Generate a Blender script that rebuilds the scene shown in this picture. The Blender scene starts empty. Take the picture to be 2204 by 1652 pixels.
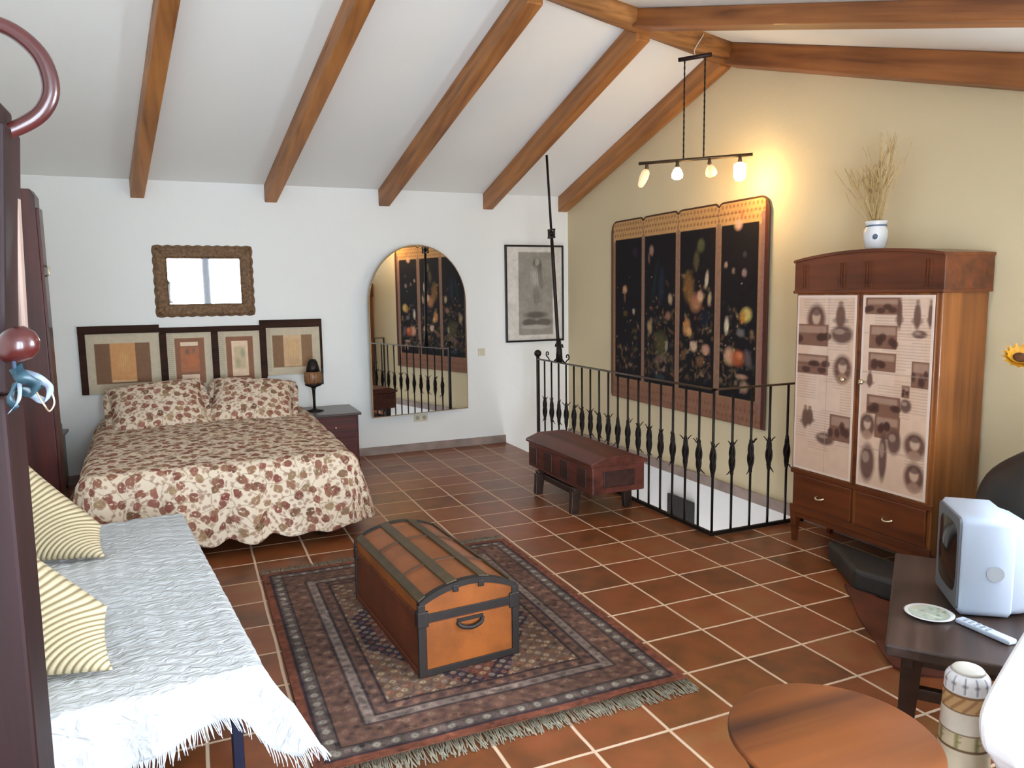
import bpy, math, random
import numpy as np
from mathutils import Vector, Matrix, Euler
random.seed(7)
R = math.radians
PI = math.pi
sc = bpy.context.scene
COL = sc.collection

# ------------------------------------------------------------------ helpers
def lin(r, g=None, b=None):
    if g is None: r, g, b = r
    return tuple(((c/255)/12.92 if c/255 <= .04045 else ((c/255+.055)/1.055)**2.4) for c in (r, g, b))

class MB:
    def __init__(s):
        s.v = []; s.f = []; s.m = []; s.sm = []; s.uv = {}
    def add(s, vs, fs, mi=0, smooth=False):
        o = len(s.v)
        s.v += [tuple(map(float, p)) for p in vs]
        for f in fs:
            s.f.append(tuple(i+o for i in f)); s.m.append(mi); s.sm.append(smooth)
        return s
    def box(s, x0, x1, y0, y1, z0, z1, mi=0, M=None):
        vs = [(x, y, z) for z in (z0, z1) for y in (y0, y1) for x in (x0, x1)]
        if M is not None: vs = [tuple(M @ Vector(p)) for p in vs]
        return s.add(vs, [(0,2,3,1),(4,5,7,6),(0,1,5,4),(2,6,7,3),(0,4,6,2),(1,3,7,5)], mi)
    def hexa(s, P, mi=0):  # 4 bottom (ccw) + 4 top
        return s.add(P, [(3,2,1,0),(4,5,6,7),(0,1,5,4),(1,2,6,5),(2,3,7,6),(3,0,4,7)], mi)
    def prism(s, pts, axis, a0, a1, mi=0):  # pts 2D outline, extruded on axis
        n = len(pts)
        def mk(p, a):
            return {'x': (a, p[0], p[1]), 'y': (p[0], a, p[1]), 'z': (p[0], p[1], a)}[axis]
        vs = [mk(p, a0) for p in pts] + [mk(p, a1) for p in pts]
        fs = [tuple(range(n))[::-1], tuple(range(n, 2*n))] + [(i, (i+1) % n, n+(i+1) % n, n+i) for i in range(n)]
        return s.add(vs, fs, mi)
    def lathe(s, prof, c=(0,0,0), n=24, mi=0, M=None, smooth=True):
        vs = []; fs = []
        for r, z in prof:
            for k in range(n):
                a = 2*PI*k/n
                p = Vector((c[0]+r*math.cos(a), c[1]+r*math.sin(a), c[2]+z))
                if M is not None: p = M @ p
                vs.append(tuple(p))
        for i in range(len(prof)-1):
            for k in range(n):
                fs.append((i*n+k, i*n+(k+1) % n, (i+1)*n+(k+1) % n, (i+1)*n+k))
        s.add(vs, fs, mi, smooth)
        o = len(s.v)-len(vs)
        s.f.append(tuple(o+k for k in range(n))[::-1]); s.m.append(mi); s.sm.append(False)
        o2 = o+(len(prof)-1)*n
        s.f.append(tuple(o2+k for k in range(n))); s.m.append(mi); s.sm.append(False)
        return s
    def tube(s, pts, r, n=8, mi=0, caps=True):
        pts = [Vector(p) for p in pts]
        rs = r if isinstance(r, (list, tuple)) else [r]*len(pts)
        vs = []; fs = []
        t0 = (pts[1]-pts[0]).normalized()
        up = Vector((0,0,1)) if abs(t0.z) < .9 else Vector((1,0,0))
        u = t0.cross(up).normalized()
        for i, p in enumerate(pts):
            if i == 0: t = pts[1]-pts[0]
            elif i == len(pts)-1: t = pts[-1]-pts[-2]
            else: t = (pts[i+1]-pts[i-1])
            t.normalize()
            u = (u - t*u.dot(t)).normalized(); w = t.cross(u)
            for k in range(n):
                a = 2*PI*k/n
                vs.append(tuple(p + (u*math.cos(a)+w*math.sin(a))*rs[i]))
        for i in range(len(pts)-1):
            for k in range(n):
                fs.append((i*n+k, i*n+(k+1) % n, (i+1)*n+(k+1) % n, (i+1)*n+k))
        s.add(vs, fs, mi, True)
        if caps:
            o = len(s.v)-len(vs)
            s.f.append(tuple(o+k for k in range(n))[::-1]); s.m.append(mi); s.sm.append(False)
            o2 = o+(len(pts)-1)*n
            s.f.append(tuple(o2+k for k in range(n))); s.m.append(mi); s.sm.append(False)
        return s
    def sphere(s, c, r, mi=0, n=16, m=10, sc3=(1,1,1)):
        vs = [(c[0], c[1], c[2]-r*sc3[2])]; fs = []
        for i in range(1, m):
            ph = -PI/2+PI*i/m
            for k in range(n):
                a = 2*PI*k/n
                vs.append((c[0]+r*sc3[0]*math.cos(ph)*math.cos(a), c[1]+r*sc3[1]*math.cos(ph)*math.sin(a), c[2]+r*sc3[2]*math.sin(ph)))
        vs.append((c[0], c[1], c[2]+r*sc3[2]))
        for k in range(n): fs.append((0, 1+(k+1) % n, 1+k))
        for i in range(m-2):
            for k in range(n):
                a = 1+i*n+k; b = 1+i*n+(k+1) % n
                fs.append((a, b, b+n, a+n))
        o = 1+(m-2)*n
        for k in range(n): fs.append((o+k, o+(k+1) % n, len(vs)-1))
        return s.add(vs, fs, mi, True)
    def grid(s, fn, nu, nv, mi=0, smooth=True, closed_u=False):
        vs = [fn(i/(nu-1), j/(nv-1)) for j in range(nv) for i in range(nu)]
        fs = [(j*nu+i, j*nu+i+1, (j+1)*nu+i+1, (j+1)*nu+i) for j in range(nv-1) for i in range(nu-1)]
        return s.add(vs, fs, mi, smooth)
    def build(s, name, mats, parent=None, world=False, bevel=0, M=None, colors=None, uvs=None, subsurf=0, seg=2):
        me = bpy.data.meshes.new(name)
        vs = s.v
        if M is not None: vs = [tuple(M @ Vector(p)) for p in vs]
        if world and parent is not None:
            Mi = wmat(parent).inverted()
            vs = [tuple(Mi @ Vector(p)) for p in vs]
        me.from_pydata(vs, [], s.f)
        if not isinstance(mats, (list, tuple)): mats = [mats]
        for m in mats: me.materials.append(m)
        me.polygons.foreach_set('material_index', s.m)
        me.polygons.foreach_set('use_smooth', s.sm)
        if colors is not None:
            ca = me.color_attributes.new('Col', 'FLOAT_COLOR', 'POINT')
            c = np.ones((len(vs), 4), np.float32); c[:len(colors), :3] = colors
            if len(colors) < len(vs): c[len(colors):, :3] = colors[0]
            ca.data.foreach_set('color', c.ravel())
        if uvs is not None:
            ul = me.uv_layers.new(name='UVMap')
            li = np.zeros(len(me.loops), np.int32); me.loops.foreach_get('vertex_index', li)
            ul.data.foreach_set('uv', np.asarray(uvs, np.float32)[li].ravel())
        me.update()
        o = bpy.data.objects.new(name, me); COL.objects.link(o)
        if parent is not None: o.parent = parent
        if bevel:
            b = o.modifiers.new('bevel', 'BEVEL'); b.width = bevel; b.segments = seg; b.limit_method = 'ANGLE'; b.angle_limit = R(40)
        if subsurf:
            b = o.modifiers.new('sub', 'SUBSURF'); b.levels = subsurf; b.render_levels = subsurf
        return o

def wmat(o):
    M = Matrix.LocRotScale(o.location, o.rotation_euler, o.scale)
    return wmat(o.parent) @ M if o.parent else M

def tag(o, label=None, cat=None, group=None, kind=None):
    if label: o['label'] = label
    if cat: o['category'] = cat
    if group: o['group'] = group
    if kind: o['kind'] = kind
    return o

def thing(name, label, cat, loc=(0,0,0), rz=0, group=None):
    o = bpy.data.objects.new(name, None); COL.objects.link(o)
    o.location = loc; o.rotation_euler = (0, 0, rz)
    o.empty_display_size = .1
    return tag(o, label, cat, group)

def struct(name, mb, mats, **k):
    return tag(mb.build(name, mats, **k), kind='structure')

def copy_tree(o, parent=None):
    c = o.copy(); COL.objects.link(c)
    if parent is not None: c.parent = parent
    for ch in [q for q in bpy.data.objects if q.parent == o]: copy_tree(ch, c)
    return c

# ------------------------------------------------------------------ materials
def nodes(name):
    m = bpy.data.materials.new(name); m.use_nodes = True
    nt = m.node_tree; b = nt.nodes['Principled BSDF']
    return m, nt, b
def L(nt, a, b): nt.links.new(a, b)
def N(nt, t, **k):
    n = nt.nodes.new(t)
    for a, v in k.items(): setattr(n, a, v)
    return n
def ramp(nt, stops):
    n = N(nt, 'ShaderNodeValToRGB'); cr = n.color_ramp
    while len(cr.elements) < len(stops): cr.elements.new(.5)
    for e, (p, c) in zip(cr.elements, stops):
        e.position = p; e.color = (*c, 1) if len(c) == 3 else c
    return n

def mat(name, rgb, rough=.6, metal=0, var=.0, scale=20, bump=0, bscale=60, spec=.5, coat=0, sheen=0):
    m, nt, b = nodes(name); c = lin(rgb)
    b.inputs['Roughness'].default_value = rough; b.inputs['Metallic'].default_value = metal
    b.inputs['Specular IOR Level'].default_value = spec
    b.inputs['Coat Weight'].default_value = coat
    b.inputs['Base Color'].default_value = (*c, 1)
    tc = N(nt, 'ShaderNodeTexCoord')
    if var:
        no = N(nt, 'ShaderNodeTexNoise'); no.inputs['Scale'].default_value = scale; no.inputs['Detail'].default_value = 4
        L(nt, tc.outputs['Object'], no.inputs['Vector'])
        r = ramp(nt, [(.3, tuple(x*(1-var) for x in c)), (.7, tuple(min(1, x*(1+var)) for x in c))])
        L(nt, no.outputs['Fac'], r.inputs['Fac']); L(nt, r.outputs['Color'], b.inputs['Base Color'])
    if bump:
        n2 = N(nt, 'ShaderNodeTexNoise'); n2.inputs['Scale'].default_value = bscale; n2.inputs['Detail'].default_value = 5
        L(nt, tc.outputs['Object'], n2.inputs['Vector'])
        bp = N(nt, 'ShaderNodeBump'); bp.inputs['Strength'].default_value = bump; bp.inputs['Distance'].default_value = .01
        L(nt, n2.outputs['Fac'], bp.inputs['Height']); L(nt, bp.outputs['Normal'], b.inputs['Normal'])
    return m

def wood(name, dark, light, axis='z', rough=.45, scale=1.0, knots=True, coat=0, tilt=0):
    m, nt, b = nodes(name)
    b.inputs['Roughness'].default_value = rough; b.inputs['Coat Weight'].default_value = coat
    tc = N(nt, 'ShaderNodeTexCoord'); mp = N(nt, 'ShaderNodeMapping')
    s = {'x': (1.2, 22, 22), 'y': (22, 1.2, 22), 'z': (22, 22, 1.2)}[axis]
    mp.inputs['Scale'].default_value = tuple(q*scale for q in s)
    rm_ = N(nt, 'ShaderNodeMapping'); rm_.inputs['Rotation'].default_value = (R(tilt), 0, 0)
    L(nt, tc.outputs['Object'], rm_.inputs['Vector']); L(nt, rm_.outputs[0], mp.inputs['Vector'])
    no = N(nt, 'ShaderNodeTexNoise'); no.inputs['Scale'].default_value = 1; no.inputs['Detail'].default_value = 6; no.inputs['Distortion'].default_value = .3
    L(nt, mp.outputs['Vector'], no.inputs['Vector'])
    n2 = N(nt, 'ShaderNodeTexNoise'); n2.inputs['Scale'].default_value = 3*scale; n2.inputs['Detail'].default_value = 2
    L(nt, tc.outputs['Object'], n2.inputs['Vector'])
    mx = N(nt, 'ShaderNodeMath', operation='MULTIPLY_ADD'); mx.inputs[1].default_value = .35
    L(nt, n2.outputs['Fac'], mx.inputs[0]); L(nt, no.outputs['Fac'], mx.inputs[2])
    d, l = lin(dark), lin(light)
    mid = tuple((x+y)/2 for x, y in zip(d, l))
    r = ramp(nt, [(.42, d), (.62, mid), (.85, l)])
    L(nt, mx.outputs[0], r.inputs['Fac']); L(nt, r.outputs['Color'], b.inputs['Base Color'])
    bp = N(nt, 'ShaderNodeBump'); bp.inputs['Strength'].default_value = .25; bp.inputs['Distance'].default_value = .004
    L(nt, no.outputs['Fac'], bp.inputs['Height']); L(nt, bp.outputs['Normal'], b.inputs['Normal'])
    return m

def vcol(name, rough=.8, bump=0, bscale=200, spec=.3):
    m, nt, b = nodes(name)
    b.inputs['Roughness'].default_value = rough; b.inputs['Specular IOR Level'].default_value = spec
    a = N(nt, 'ShaderNodeAttribute'); a.attribute_name = 'Col'
    L(nt, a.outputs['Color'], b.inputs['Base Color'])
    if bump:
        tc = N(nt, 'ShaderNodeTexCoord')
        n2 = N(nt, 'ShaderNodeTexNoise'); n2.inputs['Scale'].default_value = bscale
        L(nt, tc.outputs['Object'], n2.inputs['Vector'])
        bp = N(nt, 'ShaderNodeBump'); bp.inputs['Strength'].default_value = bump; bp.inputs['Distance'].default_value = .006
        L(nt, n2.outputs['Fac'], bp.inputs['Height']); L(nt, bp.outputs['Normal'], b.inputs['Normal'])
    return m

def emis(name, rgb, st):
    m, nt, b = nodes(name)
    b.inputs['Base Color'].default_value = (*lin(rgb), 1)
    b.inputs['Emission Color'].default_value = (*lin(rgb), 1); b.inputs['Emission Strength'].default_value = st
    return m

WHITE = mat('white_plaster', (236, 236, 231), .92, bump=.25, bscale=14, spec=.2)
CEIL = mat('ceiling_plaster', (236, 236, 231), .95, bump=.15, bscale=10, spec=.2)
CREAM = mat('cream_plaster', (214, 198, 162), .92, bump=.25, bscale=14, spec=.2)
STAIRW = mat('stairwell_plaster', (232, 231, 228), .9, bump=.2, bscale=14)
BASEB = mat('baseboard_tile', (150, 132, 122), .5, var=.25, scale=6)
RAFTER = wood('rafter_pine', (116, 68, 28), (178, 116, 56), 'y', .5, .8, coat=.05, tilt=16.5)
RAFTER2 = wood('rafter_pine_right', (100, 54, 24), (166, 104, 54), 'y', .5, .8, coat=.05, tilt=-17.7)
RIDGE = wood('ridge_pine', (96, 56, 24), (186, 128, 70), 'x', .5, 1.0)
IRON = mat('wrought_iron', (38, 30, 26), .5, .6, bump=.3, bscale=90)
MAHOG = wood('mahogany', (44, 16, 14), (84, 32, 26), 'z', .35, 1, coat=.15)
WARD = wood('wardrobe_walnut', (84, 42, 16), (150, 90, 42), 'z', .35, .8, coat=.25)
WARDR = wood('wardrobe_red_walnut', (62, 26, 10), (116, 58, 26), 'y', .35, .8, coat=.25)
DARKW = wood('dark_oak', (26, 16, 12), (62, 42, 32), 'y', .4, 1)
CHESTM = wood('chest_redwood', (52, 22, 16), (110, 56, 42), 'y', .45, .8)
STANDM = wood('hall_stand_lacquer', (18, 5, 5), (36, 12, 12), 'z', .5, .6)
STANDM.node_tree.nodes['Principled BSDF'].inputs['Specular IOR Level'].default_value = .22
HOOKM = wood('bentwood_lacquer', (36, 12, 12), (70, 28, 26), 'z', .3, .6, coat=.2)
HBM = wood('headboard_wood', (34, 19, 12), (62, 36, 24), 'x', .75)
HBM.node_tree.nodes['Principled BSDF'].inputs['Specular IOR Level'].default_value = .2
NSM = wood('nightstand_wood', (50, 14, 12), (96, 36, 30), 'x', .3, 1, coat=.2)
BRASS = mat('pale_brass', (215, 200, 170), .25, .9)
MIRROR = mat('mirror_glass', (236, 238, 238), .02, 1.0)
PCOL = vcol('printed_surface', .75)
PGLASS = vcol('framed_print_behind_glass', .25, spec=.5)
RUGM = vcol('wool_pile', .95, .8, 260)
TAPM = vcol('tapestry_weave', .9, .4, 220)
KNIT = vcol('ribbed_cotton', .9, .4, 150)
PLASTIC = mat('white_tv_plastic', (180, 192, 210), .35)
BLACKP = mat('black_glass', (14, 15, 18), .12)
BLACKF = mat('charcoal_leather', (44, 42, 40), .5, var=.2, scale=8, bump=.2)

# floor tiles
def tile_mat():
    m, nt, b = nodes('terracotta_tiles')
    g = N(nt, 'ShaderNodeNewGeometry')
    sp = N(nt, 'ShaderNodeSeparateXYZ')
    wn = N(nt, 'ShaderNodeTexNoise'); wn.inputs['Scale'].default_value = 3.0; wn.inputs['Detail'].default_value = 3
    L(nt, g.outputs['Position'], wn.inputs['Vector'])
    vs = N(nt, 'ShaderNodeVectorMath', operation='SCALE'); vs.inputs['Scale'].default_value = .012
    L(nt, wn.outputs['Color'], vs.inputs[0])
    va = N(nt, 'ShaderNodeVectorMath', operation='ADD'); L(nt, g.outputs['Position'], va.inputs[0]); L(nt, vs.outputs[0], va.inputs[1])
    sb = N(nt, 'ShaderNodeVectorMath', operation='SUBTRACT'); sb.inputs[1].default_value = (.006, .006, 0); L(nt, va.outputs[0], sb.inputs[0])
    L(nt, sb.outputs[0], sp.inputs[0])
    outs = []; cells = []
    for ax in ('X', 'Y'):
        d = N(nt, 'ShaderNodeMath', operation='DIVIDE'); d.inputs[1].default_value = .32; L(nt, sp.outputs[ax], d.inputs[0])
        ad = N(nt, 'ShaderNodeMath', operation='ADD'); ad.inputs[1].default_value = .5; L(nt, d.outputs[0], ad.inputs[0])
        fr = N(nt, 'ShaderNodeMath', operation='FRACT'); L(nt, ad.outputs[0], fr.inputs[0])
        su = N(nt, 'ShaderNodeMath', operation='SUBTRACT'); su.inputs[1].default_value = .5; L(nt, fr.outputs[0], su.inputs[0])
        ab = N(nt, 'ShaderNodeMath', operation='ABSOLUTE'); L(nt, su.outputs[0], ab.inputs[0])
        outs.append(ab)
        fl = N(nt, 'ShaderNodeMath', operation='FLOOR'); L(nt, d.outputs[0], fl.inputs[0]); cells.append(fl)
    mn = N(nt, 'ShaderNodeMath', operation='MINIMUM'); L(nt, outs[0].outputs[0], mn.inputs[0]); L(nt, outs[1].outputs[0], mn.inputs[1])
    mr = N(nt, 'ShaderNodeMapRange'); mr.inputs['From Min'].default_value = .015; mr.inputs['From Max'].default_value = .026
    L(nt, mn.outputs[0], mr.inputs['Value'])
    cb = N(nt, 'ShaderNodeCombineXYZ'); L(nt, cells[0].outputs[0], cb.inputs[0]); L(nt, cells[1].outputs[0], cb.inputs[1])
    wh = N(nt, 'ShaderNodeTexWhiteNoise'); L(nt, cb.outputs[0], wh.inputs['Vector'])
    no = N(nt, 'ShaderNodeTexNoise'); no.inputs['Scale'].default_value = 7; no.inputs['Detail'].default_value = 5
    L(nt, g.outputs['Position'], no.inputs['Vector'])
    mix = N(nt, 'ShaderNodeMath', operation='MULTIPLY_ADD'); mix.inputs[1].default_value = .35
    L(nt, wh.outputs['Value'], mix.inputs[0])
    sc_ = N(nt, 'ShaderNodeMath', operation='MULTIPLY'); sc_.inputs[1].default_value = .75; L(nt, no.outputs['Fac'], sc_.inputs[0]); L(nt, sc_.outputs[0], mix.inputs[2])
    r = ramp(nt, [(.22, lin(84, 50, 27)), (.45, lin(118, 66, 34)), (.62, lin(134, 72, 40)), (.8, lin(134, 88, 50))])
    L(nt, mix.outputs[0], r.inputs['Fac'])
    mc = N(nt, 'ShaderNodeMix', data_type='RGBA'); mc.inputs[6].default_value = (*lin(208, 178, 150), 1)
    L(nt, mr.outputs[0], mc.inputs[0]); L(nt, r.outputs['Color'], mc.inputs[7])
    L(nt, mc.outputs[2], b.inputs['Base Color'])
    rr = N(nt, 'ShaderNodeMapRange'); rr.inputs['To Min'].default_value = .8; rr.inputs['To Max'].default_value = .36
    L(nt, mr.outputs[0], rr.inputs['Value']); L(nt, rr.outputs[0], b.inputs['Roughness'])
    bp = N(nt, 'ShaderNodeBump'); bp.inputs['Strength'].default_value = .35; bp.inputs['Distance'].default_value = .006
    hm = N(nt, 'ShaderNodeMath', operation='MULTIPLY_ADD'); hm.inputs[1].default_value = .25; L(nt, no.outputs['Fac'], hm.inputs[0]); L(nt, mr.outputs[0], hm.inputs[2])
    L(nt, hm.outputs[0], bp.inputs['Height']); L(nt, bp.outputs['Normal'], b.inputs['Normal'])
    return m
TILE = tile_mat()

# floral cotton for the bedding
def floral(name, sc_=13.0):
    m, nt, b = nodes(name); b.inputs['Roughness'].default_value = .9
    b.inputs['Specular IOR Level'].default_value = .15
    uv = N(nt, 'ShaderNodeUVMap'); uv.uv_map = 'UVMap'
    wn = N(nt, 'ShaderNodeTexNoise'); wn.inputs['Scale'].default_value = 14; L(nt, uv.outputs[0], wn.inputs['Vector'])
    v1 = N(nt, 'ShaderNodeVectorMath', operation='SCALE'); v1.inputs['Scale'].default_value = .05; L(nt, wn.outputs['Color'], v1.inputs[0])
    v2 = N(nt, 'ShaderNodeVectorMath', operation='ADD'); L(nt, uv.outputs[0], v2.inputs[0]); L(nt, v1.outputs[0], v2.inputs[1])
    base = lin(222, 204, 180)
    vo = N(nt, 'ShaderNodeTexVoronoi', voronoi_dimensions='2D'); vo.inputs['Scale'].default_value = sc_; vo.inputs['Randomness'].default_value = .85
    L(nt, v2.outputs[0], vo.inputs['Vector'])
    b1 = N(nt, 'ShaderNodeMapRange'); b1.inputs['From Min'].default_value = .31; b1.inputs['From Max'].default_value = .38; b1.inputs['To Min'].default_value = 1; b1.inputs['To Max'].default_value = 0
    L(nt, vo.outputs['Distance'], b1.inputs['Value'])
    hs = N(nt, 'ShaderNodeSeparateColor'); L(nt, vo.outputs['Color'], hs.inputs[0])
    r1 = ramp(nt, [(0, lin(118, 74, 62)), (.35, lin(152, 100, 86)), (.55, lin(130, 72, 62)), (.7, lin(168, 142, 108)), (.85, lin(110, 80, 60)), (1, lin(168, 116, 98))])
    L(nt, hs.outputs[0], r1.inputs['Fac'])
    n3 = N(nt, 'ShaderNodeTexNoise'); n3.inputs['Scale'].default_value = 46; n3.inputs['Detail'].default_value = 2; L(nt, uv.outputs[0], n3.inputs['Vector'])
    m0 = N(nt, 'ShaderNodeMapRange'); m0.inputs['From Min'].default_value = .30; m0.inputs['From Max'].default_value = .42; L(nt, n3.outputs['Fac'], m0.inputs['Value'])
    fa = N(nt, 'ShaderNodeMath', operation='MULTIPLY'); L(nt, b1.outputs[0], fa.inputs[0]); L(nt, m0.outputs[0], fa.inputs[1])
    mx = N(nt, 'ShaderNodeMix', data_type='RGBA'); mx.inputs[6].default_value = (*base, 1)
    L(nt, fa.outputs[0], mx.inputs[0]); L(nt, r1.outputs['Color'], mx.inputs[7])
    # small leaves and stems
    ve = N(nt, 'ShaderNodeTexVoronoi', voronoi_dimensions='2D', feature='DISTANCE_TO_EDGE'); ve.inputs['Scale'].default_value = sc_*.8
    L(nt, v2.outputs[0], ve.inputs['Vector'])
    e1 = N(nt, 'ShaderNodeMapRange'); e1.inputs['From Min'].default_value = .02; e1.inputs['From Max'].default_value = .05; e1.inputs['To Min'].default_value = .55; e1.inputs['To Max'].default_value = 0
    L(nt, ve.outputs['Distance'], e1.inputs['Value'])
    e2 = N(nt, 'ShaderNodeMath', operation='MULTIPLY'); L(nt, e1.outputs[0], e2.inputs[0]); L(nt, m0.outputs[0], e2.inputs[1])
    m2 = N(nt, 'ShaderNodeMix', data_type='RGBA'); m2.inputs[7].default_value = (*lin(150, 128, 92), 1)
    L(nt, e2.outputs[0], m2.inputs[0]); L(nt, mx.outputs[2], m2.inputs[6])
    vs = N(nt, 'ShaderNodeTexVoronoi', voronoi_dimensions='2D'); vs.inputs['Scale'].default_value = sc_*2.1; L(nt, v2.outputs[0], vs.inputs['Vector'])
    s1 = N(nt, 'ShaderNodeMapRange'); s1.inputs['From Min'].default_value = .2; s1.inputs['From Max'].default_value = .34; s1.inputs['To Min'].default_value = .62; s1.inputs['To Max'].default_value = 0
    L(nt, vs.outputs['Distance'], s1.inputs['Value'])
    m3 = N(nt, 'ShaderNodeMix', data_type='RGBA'); m3.inputs[7].default_value = (*lin(150, 104, 84), 1)
    L(nt, s1.outputs[0], m3.inputs[0]); L(nt, m2.outputs[2], m3.inputs[6])
    L(nt, m3.outputs[2], b.inputs['Base Color'])
    bp = N(nt, 'ShaderNodeBump'); bp.inputs['Strength'].default_value = .5; bp.inputs['Distance'].default_value = .01
    n4 = N(nt, 'ShaderNodeTexNoise'); n4.inputs['Scale'].default_value = 22; L(nt, uv.outputs[0], n4.inputs['Vector'])
    L(nt, n4.outputs['Fac'], bp.inputs['Height']); L(nt, bp.outputs['Normal'], b.inputs['Normal'])
    return m
FLORAL = floral('floral_quilted_cotton', 12.5)

def throw_mat():
    m, nt, b = nodes('white_quilted_throw'); b.inputs['Roughness'].default_value = .85
    b.inputs['Base Color'].default_value = (*lin(198, 200, 201), 1); b.inputs['Specular IOR Level'].default_value = .2
    tc = N(nt, 'ShaderNodeTexCoord'); mp = N(nt, 'ShaderNodeMapping'); mp.inputs['Rotation'].default_value = (0, 0, R(-38)); mp.inputs['Scale'].default_value = (14, 30, 16)
    L(nt, tc.outputs['Object'], mp.inputs['Vector'])
    no = N(nt, 'ShaderNodeTexNoise'); no.inputs['Scale'].default_value = 1; no.inputs['Detail'].default_value = 3; no.inputs['Distortion'].default_value = 1.2
    L(nt, mp.outputs['Vector'], no.inputs['Vector'])
    bp = N(nt, 'ShaderNodeBump'); bp.inputs['Strength'].default_value = .8; bp.inputs['Distance'].default_value = .025
    L(nt, no.outputs['Fac'], bp.inputs['Height']); L(nt, bp.outputs['Normal'], b.inputs['Normal'])
    return m
THROW = throw_mat()

# ------------------------------------------------------------------ 2-D colour painting for printed / woven surfaces
class Paint:
    def __init__(s, w, h, res, bg):
        s.w, s.h = w, h
        s.nx = max(2, int(round(w/res))+1); s.ny = max(2, int(round(h/res))+1)
        s.X, s.Y = np.meshgrid(np.linspace(0, w, s.nx), np.linspace(0, h, s.ny))
        s.c = np.ones((s.ny, s.nx, 3))*np.array(lin(bg))
        s.rng = np.random.RandomState(3)
    def mask(s, m, rgb, a=1.0):
        m = np.clip(m, 0, 1)[..., None]*a
        s.c = s.c*(1-m)+np.array(lin(rgb))*m
    def rect(s, x0, x1, y0, y1, rgb, a=1, soft=0):
        if soft:
            m = np.clip((s.X-x0)/soft, 0, 1)*np.clip((x1-s.X)/soft, 0, 1)*np.clip((s.Y-y0)/soft, 0, 1)*np.clip((y1-s.Y)/soft, 0, 1)
        else: m = ((s.X >= x0) & (s.X <= x1) & (s.Y >= y0) & (s.Y <= y1)).astype(float)
        s.mask(m, rgb, a)
    def ell(s, cx, cy, rx, ry, rgb, a=1, rot=0, soft=.35):
        dx, dy = s.X-cx, s.Y-cy; c_, s_ = math.cos(rot), math.sin(rot)
        u = (dx*c_+dy*s_)/rx; v = (-dx*s_+dy*c_)/ry
        d = np.sqrt(u*u+v*v); s.mask((1-d)/soft+.5*0, rgb, a)
    def line(s, x0, y0, x1, y1, w, rgb, a=1):
        dx, dy = x1-x0, y1-y0; L2 = dx*dx+dy*dy+1e-9
        t = np.clip(((s.X-x0)*dx+(s.Y-y0)*dy)/L2, 0, 1)
        d = np.hypot(s.X-x0-t*dx, s.Y-y0-t*dy)
        s.mask(1.5-d/w, rgb, a)
    def noise(s, amp, cell):
        gx = int(s.w/cell)+3; gy = int(s.h/cell)+3
        g = s.rng.rand(gy, gx)
        xi = s.X/s.w*(gx-2); yi = s.Y/s.h*(gy-2)
        i = xi.astype(int); j = yi.astype(int); fx = xi-i; fy = yi-j
        v = g[j, i]*(1-fx)*(1-fy)+g[j, i+1]*fx*(1-fy)+g[j+1, i]*(1-fx)*fy+g[j+1, i+1]*fx*fy
        s.c = s.c*(1+(v[..., None]-.5)*2*amp)
        return v
    def cols(s): return np.clip(s.c, 0, 1).reshape(-1, 3)
    def mb(s, place, thick, back=True):
        """place(u,v,d) -> 3D point; u,v in metres, d = depth behind the face"""
        m = MB()
        nx, ny = s.nx, s.ny
        vs = [place(s.X[j, i], s.Y[j, i], 0) for j in range(ny) for i in range(nx)]
        fs = [(j*nx+i, j*nx+i+1, (j+1)*nx+i+1, (j+1)*nx+i) for j in range(ny-1) for i in range(nx-1)]
        m.add(vs, fs, 0, False)
        cor = [place(0, 0, 0), place(s.w, 0, 0), place(s.w, s.h, 0), place(0, s.h, 0)]
        bk = [place(0, 0, thick), place(s.w, 0, thick), place(s.w, s.h, thick), place(0, s.h, thick)]
        m.add(cor+bk, [(7, 6, 5, 4), (0, 1, 5, 4)[::-1], (1, 2, 6, 5)[::-1], (2, 3, 7, 6)[::-1], (3, 0, 4, 7)[::-1]], 0, False)
        return m

# ------------------------------------------------------------------ camera
F_PX = 1612.8
yaw, pitch, roll = .4052, .1203, -.0146
fw = Vector((math.sin(yaw)*math.cos(pitch), math.cos(yaw)*math.cos(pitch), -math.sin(pitch)))
rt = Vector((math.cos(yaw), -math.sin(yaw), 0)); up = rt.cross(fw)
rr = rt*math.cos(roll)+up*math.sin(roll); uu = -rt*math.sin(roll)+up*math.cos(roll)
cd = bpy.data.cameras.new('camera'); cam = bpy.data.objects.new('camera', cd); COL.objects.link(cam)
cd.sensor_width = 36; cd.sensor_fit = 'HORIZONTAL'; cd.lens = F_PX/2204*36; cd.clip_start = .02
Mx = Matrix((rr, uu, -fw)).transposed().to_4x4(); Mx.translation = (-1.889, -4.443, 1.640)
cam.matrix_world = Mx
sc.camera = cam

# ------------------------------------------------------------------ room shell
XL, XG, YB, YF = -3.3, 2.06, 3.12, -5.6
def ridge_y(x): return (.125*x-.016)/.616
def zl(x, y): return 2.69+.296*(YB-y)
def zr(x, y): return 3.63+.32*y-.125*x
def y_flat(x): return (2.55-3.63+.125*x)/.32
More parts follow.
